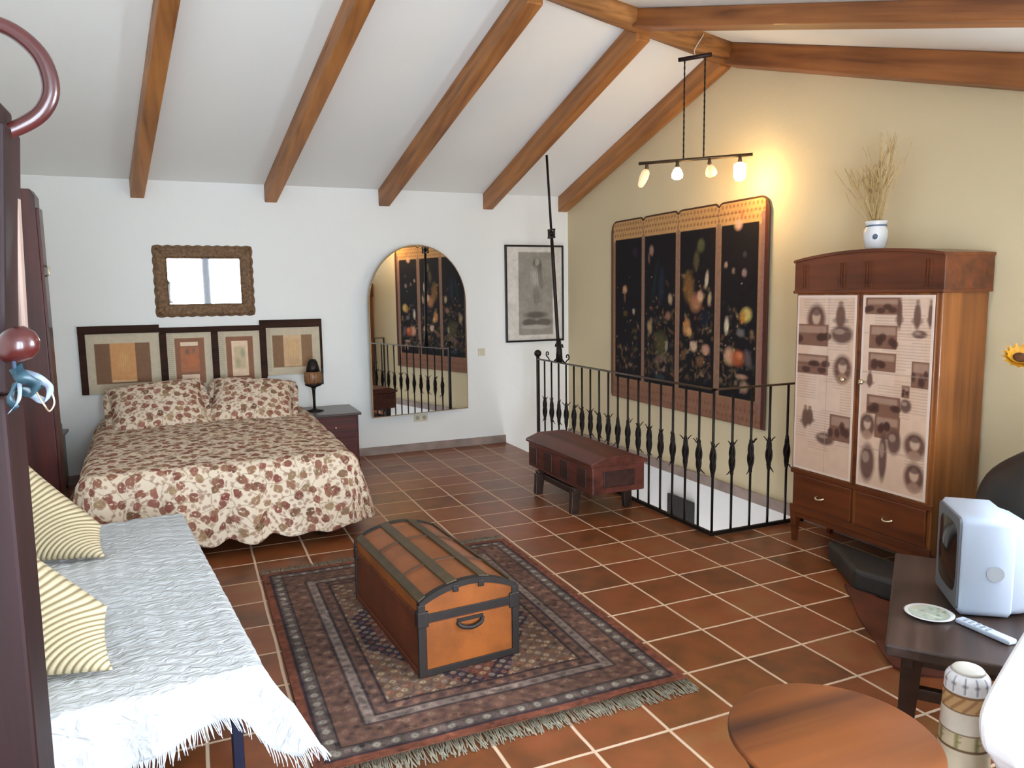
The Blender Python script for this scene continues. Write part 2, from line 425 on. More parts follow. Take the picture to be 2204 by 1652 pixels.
# floor with stair opening (x 1.27..2.06, y -.47..3.12)
f = MB()
f.box(XL-.2, 1.27, YF-.2, YB, -.22, 0); f.box(1.27, XG, YF-.2, -.47, -.22, 0)
struct('floor', f, TILE)
struct('wall_back', MB().box(XL-.2, XG+.2, YB, YB+.2, -2.7, 4.1), WHITE)
struct('wall_left', MB().box(XL-.2, XL, YF-.2, YB, 0, 4.1), WHITE)
w = MB()   # gable wall, upper, with a window opening at y -4.5..-3.3 z .95..2.15
w.box(XG, XG+.2, -3.2, YB, 0, 4.1); w.box(XG, XG+.2, YF-.2, -4.6, 0, 4.1)
w.box(XG, XG+.2, -4.6, -3.2, 0, .85); w.box(XG, XG+.2, -4.6, -3.2, 2.2, 4.1)
struct('wall_gable', w, CREAM)
w = MB()   # front wall behind the camera with a glazed double door
w.box(XL-.2, -2.3, YF-.2, YF, 0, 2.8); w.box(-.72, XG+.2, YF-.2, YF, 0, 2.8)
w.box(-2.3, -.72, YF-.2, YF, 2.47, 2.8)
struct('wall_front', w, WHITE)
w = MB()
w.box(XG, XG+.2, -.7, YB, -2.7, 0); w.box(1.07, 1.27, -.47, YB, -2.7, -.22); w.box(1.07, XG+.2, -.67, -.47, -2.7, -.22)
struct('wall_stairwell', w, STAIRW)
struct('floor_stairwell', MB().box(1.0, XG+.2, -.7, YB+.2, -2.9, -2.7), TILE)
c = MB()
for a, b_, za, zb in (('L', None, None, None),):
    P = [(XL-.2, YB+.2), (XG+.2, YB+.2), (XG+.2, ridge_y(XG+.2)), (XL-.2, ridge_y(XL-.2))]
    c.hexa([(x, y, zl(x, y)) for x, y in P][::-1]+[(x, y, zl(x, y)+.2) for x, y in P][::-1])
    P = [(XL-.2, ridge_y(XL-.2)), (XG+.2, ridge_y(XG+.2)), (XG+.2, y_flat(XG+.2)), (XL-.2, y_flat(XL-.2))]
    c.hexa([(x, y, zr(x, y)) for x, y in P][::-1]+[(x, y, zr(x, y)+.2) for x, y in P][::-1])
    P = [(XL-.2, y_flat(XL-.2)), (XG+.2, y_flat(XG+.2)), (XG+.2, YF-.2), (XL-.2, YF-.2)]
    c.hexa([(x, y, 2.55) for x, y in P][::-1]+[(x, y, 2.8) for x, y in P][::-1])
struct('ceiling', c, CEIL)
struct('baseboard_back', MB().box(XL, 1.27, YB-.012, YB, 0, .085), BASEB, bevel=.002)
struct('baseboard_gable', MB().box(XG-.012, XG, -.47, YB, .0, .085).box(XG-.012, XG, YF, -.47, 0, .085), BASEB, bevel=.002)
struct('baseboard_left', MB().box(XL, XL+.012, YF, YB-.012, 0, .085), BASEB, bevel=.002)

# rafters: left slope
FR = ['first', 'second', 'third', 'fourth', 'fifth']
raf = [(-2.24, -1.87, 'leftmost brown ceiling rafter of the far slope, above the carved mirror'),
       (-1.105, -.82, 'second brown ceiling rafter from the left on the far slope'),
       (-.015, .2, 'third brown ceiling rafter from the left, left of the arched mirror top'),
       (1.105, 1.15, 'brown ceiling rafter of the far slope that the iron pole reaches'),
       (1.995, 2.0, 'brown ceiling rafter running down the gable wall to the back corner')]
for xa, xb, lab in raf:
    m = MB(); w_ = .056
    ye = ridge_y(xb)+.02
    def cx(y): return xa+(xb-xa)*(YB-y)/(YB-.4)
    P = [(cx(YB)-w_, YB), (cx(YB)+w_, YB), (cx(ye)+w_, ye), (cx(ye)-w_, ye)]
    m.hexa([(x, y, zl(x, y)-.165) for x, y in P]+[(x, y, zl(x, y)-.001) for x, y in P])
    tag(m.build('rafter', RAFTER, bevel=.008), lab, 'ceiling beam', 'exposed roof rafters')
for x0, ya, lab in ((1.06, 0, 'nearer long brown beam of the right slope crossing the top right corner'),
                (1.995, 0, 'brown beam of the right slope lying along the top of the gable wall')):
    m = MB(); w_ = .062
    ya = ridge_y(x0)-.05; yb = y_flat(x0)+.02
    P = [(x0-w_, yb), (x0+w_, yb), (x0+w_, ya), (x0-w_, ya)]
    dp = [.075, .075, .125, .125] if x0 < 1.5 else [.165]*4
    m.hexa([(x, y, zr(x, y)-q_) for (x, y), q_ in zip(P, dp)]+[(x, y, zr(x, y)-.001) for x, y in P])
    tag(m.build('rafter', RAFTER2, bevel=.008), lab, 'ceiling beam', 'exposed roof rafters')
m = MB(); n = 12; prof = []
ring = []
xs = np.linspace(XL, XG, 14)
vs = []; fs = []
for i, x in enumerate(xs):
    yc = ridge_y(x)-.02; zb = 3.34+(2.06-x)*.085; zc = zb+.1
    for k in range(n):
        a = 2*PI*(k+.5)/n
        sq = 1/max(abs(math.cos(a)), abs(math.sin(a)))**.6
        rj = .098*sq*(1+.03*math.sin(i*1.7+k))
        vs.append((x, yc+rj*math.cos(a), zc+rj*math.sin(a)))
for i in range(len(xs)-1):
    for k in range(n): fs.append((i*n+k, (i+1)*n+k, (i+1)*n+(k+1) % n, i*n+(k+1) % n))
fs.append(tuple(range(n))); fs.append(tuple((len(xs)-1)*n+k for k in range(n))[::-1])
m.add(vs, fs, 0, True)
tag(m.build('ridge_beam', RIDGE), 'long round-edged ridge beam where both roof slopes meet', 'ceiling beam')

# windows / doors giving the daylight (behind and right of the camera)
def glass_mat():
    m = bpy.data.materials.new('window_glass'); m.use_nodes = True; nt = m.node_tree; nt.nodes.clear()
    o = N(nt, 'ShaderNodeOutputMaterial'); t = N(nt, 'ShaderNodeBsdfTransparent'); g = N(nt, 'ShaderNodeBsdfGlossy'); g.inputs['Roughness'].default_value = .02
    f_ = N(nt, 'ShaderNodeFresnel'); mx = N(nt, 'ShaderNodeMixShader')
    L(nt, f_.outputs[0], mx.inputs[0]); L(nt, t.outputs[0], mx.inputs[1]); L(nt, g.outputs[0], mx.inputs[2]); L(nt, mx.outputs[0], o.inputs[0])
    return m
GLASS = glass_mat()
WFR = mat('white_window_paint', (225, 222, 215), .5)
d = thing('door_1', None, None, (-1.51, YF-.1, 0)); tag(d, kind='structure')
for x0, x1 in ((-2.3, -1.51), (-1.51, -.72)):
    m = MB()
    for a in ((x0, x0+.08, 0, 2.47), (x1-.08, x1, 0, 2.47), (x0+.05, x1-.05, 0, .12), (x0+.05, x1-.05, 2.41, 2.47)):
        m.box(a[0], a[1], YF-.13, YF-.07, a[2], a[3])
    m.build('door_frame', mat('grey_door_paint', (112, 112, 116), .5), d, world=True)
    MB().box(x0+.08, x1-.08, YF-.104, YF-.098, .12, 2.41).build('door_glass', GLASS, d, world=True)
d = thing('window_1', None, None, (XG+.1, -3.9, .85)); tag(d, kind='structure')
for y0, y1 in ((-4.6, -3.9), (-3.9, -3.2)):
    m = MB()
    for a in ((y0, y0+.05, .85, 2.2), (y1-.05, y1, .85, 2.2), (y0+.05, y1-.05, .85, .9), (y0+.05, y1-.05, 2.15, 2.2)):
        m.box(XG+.08, XG+.13, a[0], a[1], a[2], a[3])
    m.build('window_frame', WFR, d, world=True)
    MB().box(XG+.1, XG+.106, y0+.05, y1-.05, .9, 2.15).build('window_glass', GLASS, d, world=True)

def area(name, loc, rot, sx, sy, power, rgb):
    l = bpy.data.lights.new(name, 'AREA'); l.shape = 'RECTANGLE'; l.size = sx; l.size_y = sy; l.energy = power; l.color = lin(rgb)
    o = bpy.data.objects.new(name, l); COL.objects.link(o); o.location = loc; o.rotation_euler = rot
    return o
area('daylight_door', (-1.51, YF-1.15, 1.3), (R(122), 0, 0), 2.6, 3.3, 350, (218, 233, 248))
area('daylight_window', (XG+.24, -3.9, 1.53), (0, R(108), 0), 1.35, 1.4, 250, (218, 232, 247))
area('stairwell_fill', (1.66, .4, -2.2), (R(180), 0, 0), .6, 1.4, 13, (240, 244, 255))  # added upward fill lamp that brightens the stairwell; no window is built below

sl = bpy.data.lights.new('sun', 'SUN'); sl.energy = 5; sl.angle = R(.6); sl.color = lin(255, 246, 230)
so_ = bpy.data.objects.new('sun', sl); COL.objects.link(so_)
so_.rotation_euler = Vector((-.80, -.06, -.62)).to_track_quat('-Z', 'Y').to_euler()
wd = bpy.data.worlds.new('world'); sc.world = wd; wd.use_nodes = True
bg = wd.node_tree.nodes['Background']; bg.inputs[0].default_value = (*lin(214, 228, 250), 1); bg.inputs[1].default_value = 1.0

# ------------------------------------------------------------------ BED
bed = thing('bed', 'double bed with a low dark base under a floral bedspread', 'bed', (-1.82, 1.8, 0))
m = MB(); m.box(-2.55, -1.02, .62, 3.02, .14, .30); m.build('bed_base', DARKW, bed, world=True, bevel=.01)
m = MB(); m.box(-2.58, -1.0, .6, 3.04, .30, .55); m.build('mattress', mat('mattress_ticking', (205, 196, 180), .9), bed, world=True, bevel=.05, seg=4)
for x in (-2.46, -1.12):
    for y in (.72, 2.9):
        MB().lathe([(.03, 0), (.035, .14)], (x, y, 0), 12).build('leg', DARKW, bed, world=True)
# bedspread draped over bed: parametric in cloth coordinates
def spread(name, x0, x1, y0, y1, ztop, drop_s, drop_f):
    nu, nv = 151, 171
    W = x1-x0; Ln = y1-y0
    us = np.linspace(-drop_s, W+drop_s, nu); vs = np.linspace(-drop_f, Ln, nv)
    V = []; UV = []
    rad = .09
    def fold(d):   # distance past the edge -> outward offset, drop
        if d <= 0: return 0, 0
        a = d/rad
        if a < PI/2: return rad*math.sin(a), rad*(1-math.cos(a))
        e = d-rad*PI/2
        return rad+e*.20, rad+e*.975
    for v in vs:
        for u in us:
            # scallops at the hem
            ex = max(-u, u-W, 0); ey = max(-v, 0)
            sx = 1 if u > W/2 else -1
            px = min(max(u, 0), W); py = max(v, 0)
            d = math.hypot(ex, ey)
            per = (py if ex > ey else px)
            lim = drop_f if ey >= ex else drop_s
            tot = math.hypot(ex, ey)
            oo, dz = fold(min(tot, max(drop_s, drop_f)))
            if tot > 1e-6: ox = ex/tot*oo*sx; oy = -ey/tot*oo
            else: ox = oy = 0
            k = min(1, tot/.38)
            wav = .028*k*math.sin(per*15+1.3)+.012*k*math.sin(per*31)
            if ey > ex: oy -= wav; ox += .01*k*math.sin(per*22)
            elif ex > 0: ox += wav*sx
            sc_ = .022*k**3*math.cos(per*25)
            taper = 0
            x = x0+px+ox-(1-px/W)*.055*max(v, 0); y = y0+py+oy; z = ztop-dz+sc_
            # gentle narrowing towards the pillows and a soft crown
            bump = .02*math.sin(PI*min(max(u/W, 0), 1))*math.sin(PI*min(max(v/Ln, 0), 1))
            q = .006*math.sin(x*23+y*3)*math.sin(y*19-x*4)
            z += bump+q
            V.append((x, y, max(z, .035))); UV.append((u, v))
    m = MB(); fs = [(j*nu+i, j*nu+i+1, (j+1)*nu+i+1, (j+1)*nu+i) for j in range(nv-1) for i in range(nu-1)]
    m.add(V, fs, 0, True)
    o = m.build(name, FLORAL, None, uvs=UV)
    s = o.modifiers.new('thick', 'SOLIDIFY'); s.thickness = .008; s.offset = 1
    return o
o = spread('bedspread', -2.47, -.97, .66, 2.98, .575, .50, .54)
tag(o, 'cream bedspread with brown and red floral print and scalloped hem on the bed', 'bedspread')

def pillow_mb(w, h, t, n=40, rnd=3.2, ridge=None, sag=0):
    m = MB(); V = []; UV = []
    def pt(u, v, s):
        U = 2*u-1; Vv = 2*v-1
        e = (max(0, 1-abs(U)**rnd)*max(0, 1-abs(Vv)**rnd))**.5
        px = U*(1-.07*(1-abs(Vv)**2)*abs(U)**3); py = Vv*(1-.07*(1-abs(U)**2)*abs(Vv)**3)
        return (px*w/2, py*h/2, s*(t/2*e+ (ridge(px*w/2, py*h/2)*min(1, e*2) if ridge else 0)))
    for s in (1, -1):
        for j in range(n):
            for i in range(n):
                V.append(pt(i/(n-1), j/(n-1), s)); UV.append(((i/(n-1))*w+.37*s, (j/(n-1))*h+3.3))
    fs = []
    for k, s in enumerate((1, -1)):
        o = k*n*n
        for j in range(n-1):
            for i in range(n-1):
                q = (o+j*n+i, o+j*n+i+1, o+(j+1)*n+i+1, o+(j+1)*n+i)
                fs.append(q if s > 0 else q[::-1])
    m.add(V, fs, 0, True)
    return m, UV

for (cx, cy, cz, rz, rx, ry, sx, lab) in ((-2.17, 2.56, .71, 4, 36, -4, 1.0, 'floral pillow on the left half of the bed, in front of the headboard'),
                             (-1.40, 2.62, .70, -8, 34, 5, .96, 'floral pillow on the right half of the bed, beside the table lamp')):
    m, UV = pillow_mb(.76*sx, .62, .24)
    M = Matrix.Translation((cx, cy, cz)) @ Euler((R(rx), R(ry), R(rz))).to_matrix().to_4x4()
    t = thing('pillow', lab, 'pillow', (cx, cy, .58), 0, 'floral bed pillows')
    o = m.build('pillow_cover', FLORAL, t, world=True, M=M, uvs=UV)
    # quilted flange frill around the pillow edge
    fm = MB(); V = []; U2 = []; nn = 120
    for k in range(nn+1):
        a = 2*PI*k/nn; ca, sa = math.cos(a), math.sin(a); q = (abs(ca)**6+abs(sa)**6)**(-1/6)
        for r_, zz in ((.93, 0), (1.07, .006*math.sin(k*1.6))):
            V.append((ca*q*.38*sx*r_, sa*q*.31*r_, zz)); U2.append((ca*q*.4*r_+5, sa*q*.3*r_+2))
    fm.add(V, [(2*k, 2*k+1, 2*k+3, 2*k+2) for k in range(nn)], 0, True)
    fo = fm.build('pillow_flange', FLORAL, t, world=True, M=M, uvs=U2)
    s = fo.modifiers.new('thick', 'SOLIDIFY'); s.thickness = .006
# ------------------------------------------------------------------ HEADBOARD
hb = thing('headboard', 'headboard of four dark framed collage panels hanging above the bed', 'headboard', (-1.75, 3.08, .8))
yb, yf = 3.118, 3.085
m = MB()
# (x0,x1,ztopL,ztopR,zbot, rail height)
fr = MB()
for (x0, x1, z1, z0, rail) in ((-2.79, -2.14, 1.405, .80, .07), (-2.14, -1.70, 1.375, .80, .05), (-1.70, -1.27, 1.375, .80, .05), (-1.27, -.69, 1.42, .88, .075)):
    fr.box(x0, x1, yf-.004, yb, z1-rail, z1)
    fr.box(x0-.005 if x0 > -2.7 else x0, x0+.055, yf, yb, z0, z1-rail)
fr.box(-.712, -.69, yf, yb, .88, 1.345)
fr.box(-1.275, -1.222, yf-.002, yb, .80, 1.345)
fr.build('headboard_frame', HBM, hb, world=True, bevel=.003)
def art(kind, w, h):
    p = Paint(w, h, .006, (196, 182, 156))
    rs = np.random.RandomState(kind)
    for k in range(26):
        yy = rs.rand()*h; xx = rs.rand()*w*.3
        if kind in (1, 2, 3): p.line(.015, h*.1+k*h*.035, .06, h*.1+k*h*.035, .004, (150, 138, 118), .6)
    if kind in (0, 3):
        a, b = (.13, .87)
        if kind == 3: a, b = .14, .86
        p.rect(w*a, w*b, h*.16, h*.84, (130, 96, 72) if kind == 0 else (140, 108, 78))
        p.rect(w*(a+.2), w*(b-.2), h*.18, h*.84, (206, 150, 98) if kind == 0 else (206, 174, 134))
        p.ell(w*.5, h*.55, w*.13, h*.26, (212, 168, 110) if kind == 0 else (214, 180, 128), .7, soft=.8)
        p.rect(w*a, w*(a+.2), h*.16, h*.84, (120, 88, 62), .35)
        for k in range(9): p.line(w*(.36+.03*k), h*.22, w*(.36+.03*k), h*.75, .004, (186, 128, 78), .4)
        if kind == 0: p.rect(w*.34, w*.66, h*.18, h*.22, (222, 190, 150), .7)
    else:
        p.rect(w*.2, w*.84, h*.1, h*.9, (142, 98, 74))
        if kind == 1:
            p.rect(w*.3, w*.72, h*.3, h*.74, (176, 112, 78), .8)
            p.ell(w*.46, h*.66, w*.05, h*.06, (110, 96, 86), .8); p.ell(w*.6, h*.68, w*.04, h*.06, (120, 100, 90), .8)
            p.ell(w*.55, h*.5, w*.16, h*.14, (186, 112, 74), .7)
            p.rect(w*.32, w*.7, h*.17, h*.26, (232, 204, 176)); p.rect(w*.32, w*.7, h*.76, h*.83, (226, 200, 172))
        else:
            p.rect(w*.33, w*.7, h*.19, h*.82, (224, 196, 166))
            p.rect(w*.35, w*.68, h*.3, h*.74, (190, 172, 136), .8, soft=.02)
            p.ell(w*.58, h*.6, w*.06, h*.1, (150, 150, 120), .7); p.ell(w*.47, h*.42, w*.07, h*.1, (160, 156, 116), .6)
    p.noise(.07, .02)
    return p
for k, (x0, x1, z0, z1) in enumerate(((-2.745, -2.145, .80, 1.335), (-2.095, -1.705, .80, 1.325), (-1.655, -1.275, .80, 1.325), (-1.235, -.712, .885, 1.345))):
    p = art(k, x1-x0, z1-z0)
    mm = p.mb(lambda u, v, d: (x0+u, 3.098+d, z0+v), .014)
    tag(mm.build('collage_panel', PCOL, hb, world=True, colors=p.cols()), ['golden collage panel in wide brown mat', 'orange collage panel with two pale bars', 'pale green collage panel in brown mat', 'cream and gold collage panel'][k])

# ------------------------------------------------------------------ CARVED MIRROR above bed
cm = thing('framed_mirror', 'small rectangular mirror in carved wooden frame above the bed, reflecting a bright window', 'mirror', (-1.73, 3.1, 1.47))
CARV = mat('carved_gilt_wood', (118, 88, 58), .5, .15, var=.45, scale=38, bump=.9, bscale=70)
x0, x1, z0, z1 = -2.15, -1.305, 1.475, 2.112
def wavy(t, amp=.008, n=9): return amp*abs(math.sin(PI*n*t))
fm = MB(); bw = .112
prof = [(0, 0), (.018, .028), (.045, .034), (.062, .02), (.085, .026), (bw, .012), (bw, 0)]
def fside(p0, p1, inn, nwav):
    n = 48; V = []; nr = len(prof)
    for i in range(n+1):
        t = i/n
        base = Vector(p0).lerp(Vector(p1), t)
        for k, (a, h_) in enumerate(prof):
            # mitre
            Lh = (Vector(p1)-Vector(p0)).length
            s = min(max(t*Lh, a), Lh-a)
            q = Vector(p0)+(Vector(p1)-Vector(p0)).normalized()*s+Vector(inn)*a
            if k < 2: q -= Vector(inn)*wavy(t, .010, nwav)
            hh = h_+(.006*math.sin(t*nwav*2*PI*2+k) if 0 < k < 5 else 0)
            V.append((q.x, 3.119-max(hh, 0), q.z))
    fs = [(i*nr+k, i*nr+k+1, (i+1)*nr+k+1, (i+1)*nr+k) for i in range(n) for k in range(nr-1)]
    fm.add(V, fs, 0, True)
fside((x0, 0, z0), (x1, 0, z0), (0, 0, 1), 10)
fside((x1, 0, z0), (x1, 0, z1), (-1, 0, 0), 7)
fside((x1, 0, z1), (x0, 0, z1), (0, 0, -1), 10)
fside((x0, 0, z1), (x0, 0, z0), (1, 0, 0), 7)
fm.build('mirror_frame', CARV, cm, world=True)
MB().box(x0+bw-.004, x1-bw+.004, 3.1145, 3.119, z0+bw-.004, z1-bw+.004).build('mirror_glass', MIRROR, cm, world=True)

# ------------------------------------------------------------------ ARCHED MIRROR
am = thing('arched_mirror', 'tall arched frameless mirror on the back wall reflecting railing and tapestry', 'mirror', (-.251, 2.925, 0), R(9.3))
ax0, ax1, az0, azs, azt = 0, 1.095, .418, 1.56, 2.142
def arch(ins):
    n = 28; cx = (ax0+ax1)/2; rx = (ax1-ax0)/2-ins; rz = azt-azs-ins
    pts = [(ax0+ins, az0+ins), (ax1-ins, az0+ins)]
    for k in range(n+1):
        a = PI*k/n; pts.append((cx+rx*math.cos(a), azs+rz*math.sin(a)))
    return pts
MB().prism(arch(0), 'y', .0, .012).build('mirror_edge', mat('mirror_edge_tan', (150, 124, 88), .4), am)
MB().prism(arch(.009), 'y', -.004, .0005).build('mirror_glass', MIRROR, am)
for z in (.62, 1.5):
    MB().box(.25, .28, .012, .148, z, z+.04).build('wall_bracket', IRON, am)

# ------------------------------------------------------------------ FRAMED DRAWING
fd = thing('framed_drawing', 'black framed monochrome drawing of a draped figure hanging in the back corner', 'picture', (1.64, 3.1, 1.1))
x0, x1, z0, z1 = 1.285, 1.99, 1.105, 2.16
m = MB(); b = .02
m.box(x0, x1, 3.09, 3.119, z0, z0+b).box(x0, x1, 3.09, 3.119, z1-b, z1).box(x0, x0+b, 3.09, 3.119, z0+b, z1-b).box(x1-b, x1, 3.09, 3.119, z0+b, z1-b)
m.build('picture_frame', mat('black_frame', (26, 24, 24), .35), fd, world=True, bevel=.002)
w, h = x1-x0-2*b, z1-z0-2*b
p = Paint(w, h, .006, (214, 208, 198))
p.rect(w*.2, w*.84, h*.05, h*.95, (150, 144, 134), 1, soft=.01)
p.noise(.1, .05)
p.ell(w*.55, h*.8, w*.1, h*.1, (96, 90, 84), .9); p.ell(w*.55, h*.84, w*.05, h*.05, (176, 168, 158), .7)
p.ell(w*.52, h*.66, w*.11, h*.17, (190, 184, 174), .8, rot=.15, soft=.6); p.ell(w*.6, h*.68, w*.05, h*.16, (116, 110, 102), .7, rot=.1)
p.ell(w*.53, h*.48, w*.07, h*.14, (130, 124, 116), .7)
for k in range(7): p.line(w*(.5+.02*k), h*.4, w*(.45+.04*k), h*.75, .005, (110, 104, 98), .35)
p.ell(w*.52, h*.27, w*.26, h*.05, (90, 86, 80), .9, soft=.5); p.ell(w*.4, h*.19, w*.16, h*.05, (80, 76, 72), .8); p.ell(w*.66, h*.19, w*.18, h*.05, (84, 80, 74), .8)
p.ell(w*.5, h*.14, w*.3, h*.03, (178, 172, 162), .8)
p.noise(.08, .02)
p.mb(lambda u, v, d: (x0+b+u, 3.104+d, z0+b+v), .012).build('drawing', PGLASS, fd, world=True, colors=p.cols())

# wall plates
SW = mat('ivory_plastic', (214, 204, 178), .45)
t = thing('light_switch', 'single ivory light switch on the back wall between mirror and drawing', 'light switch', (1.0, 3.11, 1.02))
MB().box(.96, 1.04, 3.108, 3.119, .975, 1.055).build('switch_plate', SW, t, world=True, bevel=.004)
MB().box(.98, 1.02, 3.103, 3.109, .995, 1.035).build('rocker', SW, t, world=True, bevel=.003)
t = thing('power_outlet', 'double ivory power outlet low on the wall under the arched mirror', 'outlet', (.3, 3.11, .36))
MB().box(.225, .375, 3.108, 3.119, .315, .39).build('outlet_plate', SW, t, world=True, bevel=.004)
for x in (.263, .337):
    MB().lathe([(.022, 0), (.022, .004)], (0, 0, 0), 20, M=Matrix.Translation((x, 3.109, .353)) @ Matrix.Rotation(R(90), 4, 'X')).build('socket', mat('socket_grey', (160, 150, 130), .5), t, world=True)

# ------------------------------------------------------------------ NIGHTSTANDS and lamp
ns = thing('nightstand', 'reddish dark nightstand carrying the table lamp, right of the bed', 'nightstand', (-.70, 2.8, 0))
MB().box(-.93, -.45, 2.50, 3.085, .53, .555).build('top', mat('nightstand_top', (72, 58, 54), .35, coat=.2), ns, world=True, bevel=.006)
MB().box(-.90, -.475, 2.54, 3.08, .05, .53).build('body', NSM, ns, world=True, bevel=.004)
for zz in (.08, .32):
    d_ = MB().box(-.885, -.49, 2.528, 2.54, zz, zz+.19).build('drawer', NSM, ns, world=True, bevel=.004)
    k_ = MB().sphere((-.69, 2.52, zz+.1), .013); k_.build('knob', BRASS, d_, world=True)
for x in (-.89, -.50):
    for y in (2.56, 3.05): MB().box(x, x+.035, y-.015, y+.02, 0, .05).build('leg', NSM, ns, world=True)
t = thing('table_lamp', 'dark slender table lamp with a banded brown shade and domed cap on the nightstand', 'table lamp', (-.835, 2.8, .555))
DKI = mat('dark_bronze', (34, 26, 26), .35, .5)
MB().lathe([(.0, .0), (.085, .0), (.085, .008), (.03, .018), (.014, .03)], (0, 0, 0)).build('base', DKI, t)
MB().lathe([(.012, .02), (.013, .12), (.016, .2), (.024, .225)], (0, 0, 0), 16).build('stem', DKI, t)
MB().lathe([(.024, .225), (.075, .245), (.082, .262), (.07, .264)], (0, 0, 0)).build('dish', DKI, t)
MB().lathe([(.07, .262), (.082, .28), (.086, .33), (.08, .37), (.066, .378)], (0, 0, 0)).build('shade', wood('lamp_shade_marquetry', (70, 30, 20), (150, 110, 70), 'z', .4, 3), t)
MB().lathe([(.066, .376), (.058, .42), (.045, .47), (.03, .492), (.0, .498)], (0, 0, 0)).build('cap', DKI, t)
MB().box(.078, .096, -.012, .012, .25, .40).build('side_strap', DKI, t, bevel=.004)
t = thing('nightstand', 'small dark nightstand half hidden left of the bed behind the tall cabinet', 'nightstand', (-2.98, 2.88, 0))
MB().box(-3.2, -2.915, 2.66, 3.08, .49, .515).build('top', MAHOG, t, world=True, bevel=.004)
MB().box(-3.18, -2.945, 2.69, 3.07, .04, .49).build('body', MAHOG, t, world=True, bevel=.004)
for x in (-3.17, -2.98):
    for y in (2.72, 3.03): MB().box(x, x+.03, y-.015, y+.015, 0, .04).build('leg', MAHOG, t, world=True)
t = tag(MB().box(-3.08, -2.93, 2.76, 2.86, .515, .60).build('small_box', mat('grey_card', (150, 146, 150), .8), bevel=.004), 'small pale grey box on the nightstand left of the bed', 'box')

# ------------------------------------------------------------------ TALL CABINET left
t = thing('tall_cabinet', 'tall narrow dark red cabinet standing against the left wall past the daybed', 'cabinet', (-2.98, 1.6, 0))
M_ = MB(); M_.prism([(-3.28, .03), (-2.775, .03), (-2.775, 2.325), (-2.80, 2.37), (-3.28, 2.37)], 'y', 1.45, 1.62)
M_.build('carcass', MAHOG, t, world=True, bevel=.004)
d_ = MB().box(-2.777, -2.757, 1.46, 1.60, .1, 2.25).build('door', MAHOG, t, world=True, bevel=.004)
h_ = MB().tube([(-2.757, 1.5, 1.80), (-2.735, 1.5, 1.81), (-2.735, 1.5, 1.86), (-2.757, 1.5, 1.87)], .006, 8); h_.build('handle', BRASS, d_, world=True)
MB().box(-3.26, -2.80, 1.47, 1.60, 0, .03).build('plinth', MAHOG, t, world=True)

# ------------------------------------------------------------------ HALL STAND (left foreground)
t = thing('hall_stand', 'glossy dark red hall stand with mirror, bentwood hook and coat peg at the left edge', 'coat stand', (-2.45, -3.05, 0))
m = MB(); m.box(-2.80, -2.155, -3.13, -3.0, 0, 1.50)
m.build('lower_panel', STANDM, t, world=True, bevel=.006)
m = MB(); m.box(-2.176, -2.155, -3.12, -3.0, 1.50, 1.90); m.box(-2.80, -2.74, -3.12, -3.0, 1.50, 1.90); m.box(-2.80, -2.165, -3.10, -3.0, 1.90, 1.935)
m.prism([(-2.74, 1.935), (-2.21, 1.935), (-2.26, 2.1), (-2.475, 2.2), (-2.69, 2.1)], 'y', -3.1, -3.03)
m.build('upper_frame', STANDM, t, world=True, bevel=.005)
MB().box(-2.74, -2.176, -3.10, -3.09, 1.50, 1.90).build('mirror_glass', MIRROR, t, world=True)
MB().box(-2.152, -2.1415, -3.03, -3.0, 1.56, 1.90).build('edge_trim', mat('pale_trim', (132, 110, 98), .7), t, world=True, bevel=.004)
# bentwood hoop projecting sideways from the post
pts = []
ctr = [(-2.26, 2.085), (-2.19, 2.055), (-2.15, 2.056), (-2.105, 2.043), (-2.072, 2.01), (-2.062, 1.965), (-2.075, 1.93), (-2.105, 1.905), (-2.15, 1.885), (-2.20, 1.872), (-2.25, 1.875)]
def catmull(P, k=6):
    P = [Vector(p) for p in P]; out = []
    Q = [P[0]*2-P[1]]+P+[P[-1]*2-P[-2]]
    for i in range(1, len(Q)-2):
        for j in range(k):
            s = j/k
            a, b, c, d = Q[i-1], Q[i], Q[i+1], Q[i+2]
            out.append(.5*((2*b)+(c-a)*s+(2*a-5*b+4*c-d)*s*s+(3*b-a-3*c+d)*s**3))
    out.append(P[-1]); return out
hp = catmull([(x, -3.06, z) for x, z in ctr])
MB().tube(hp, [.0085+.004*math.sin(PI*i/(len(hp)-1)) for i in range(len(hp))], 12).build('bentwood_hook', HOOKM, t, world=True)
hp = catmull([(-2.32, -3.13, 1.50), (-2.25, -3.155, 1.528), (-2.19, -3.165, 1.548), (-2.15, -3.165, 1.563)])
o = MB().tube(hp, .011, 10).build('peg_arm', HOOKM, t, world=True)
MB().lathe([(.0, -.03), (.016, -.026), (.024, -.008), (.026, .006), (.02, .02), (.009, .027), (0, .028)], (0, 0, 0), 20, M=Matrix.Translation((-2.118, -3.165, 1.577)) @ Matrix.Rotation(R(65), 4, 'Y')).build('peg_knob', mat('red_lacquer_knob', (62, 18, 16), .3, coat=.3), o, world=True)
for ch in list(bpy.data.objects):
    if ch.parent == t and ch.type == 'MESH' and ch.name.split('.')[0] in ('lower_panel', 'upper_frame', 'mirror_glass', 'edge_trim'):
        for v_ in ch.data.vertices:
            if v_.co.z > 1.52 and ch.name.split('.')[0] != 'edge_trim': v_.co.x += .018
            if v_.co.z > .9: v_.co.x += (v_.co.z-.9)*.028-.008*min(1, (v_.co.z-.9)/.5)
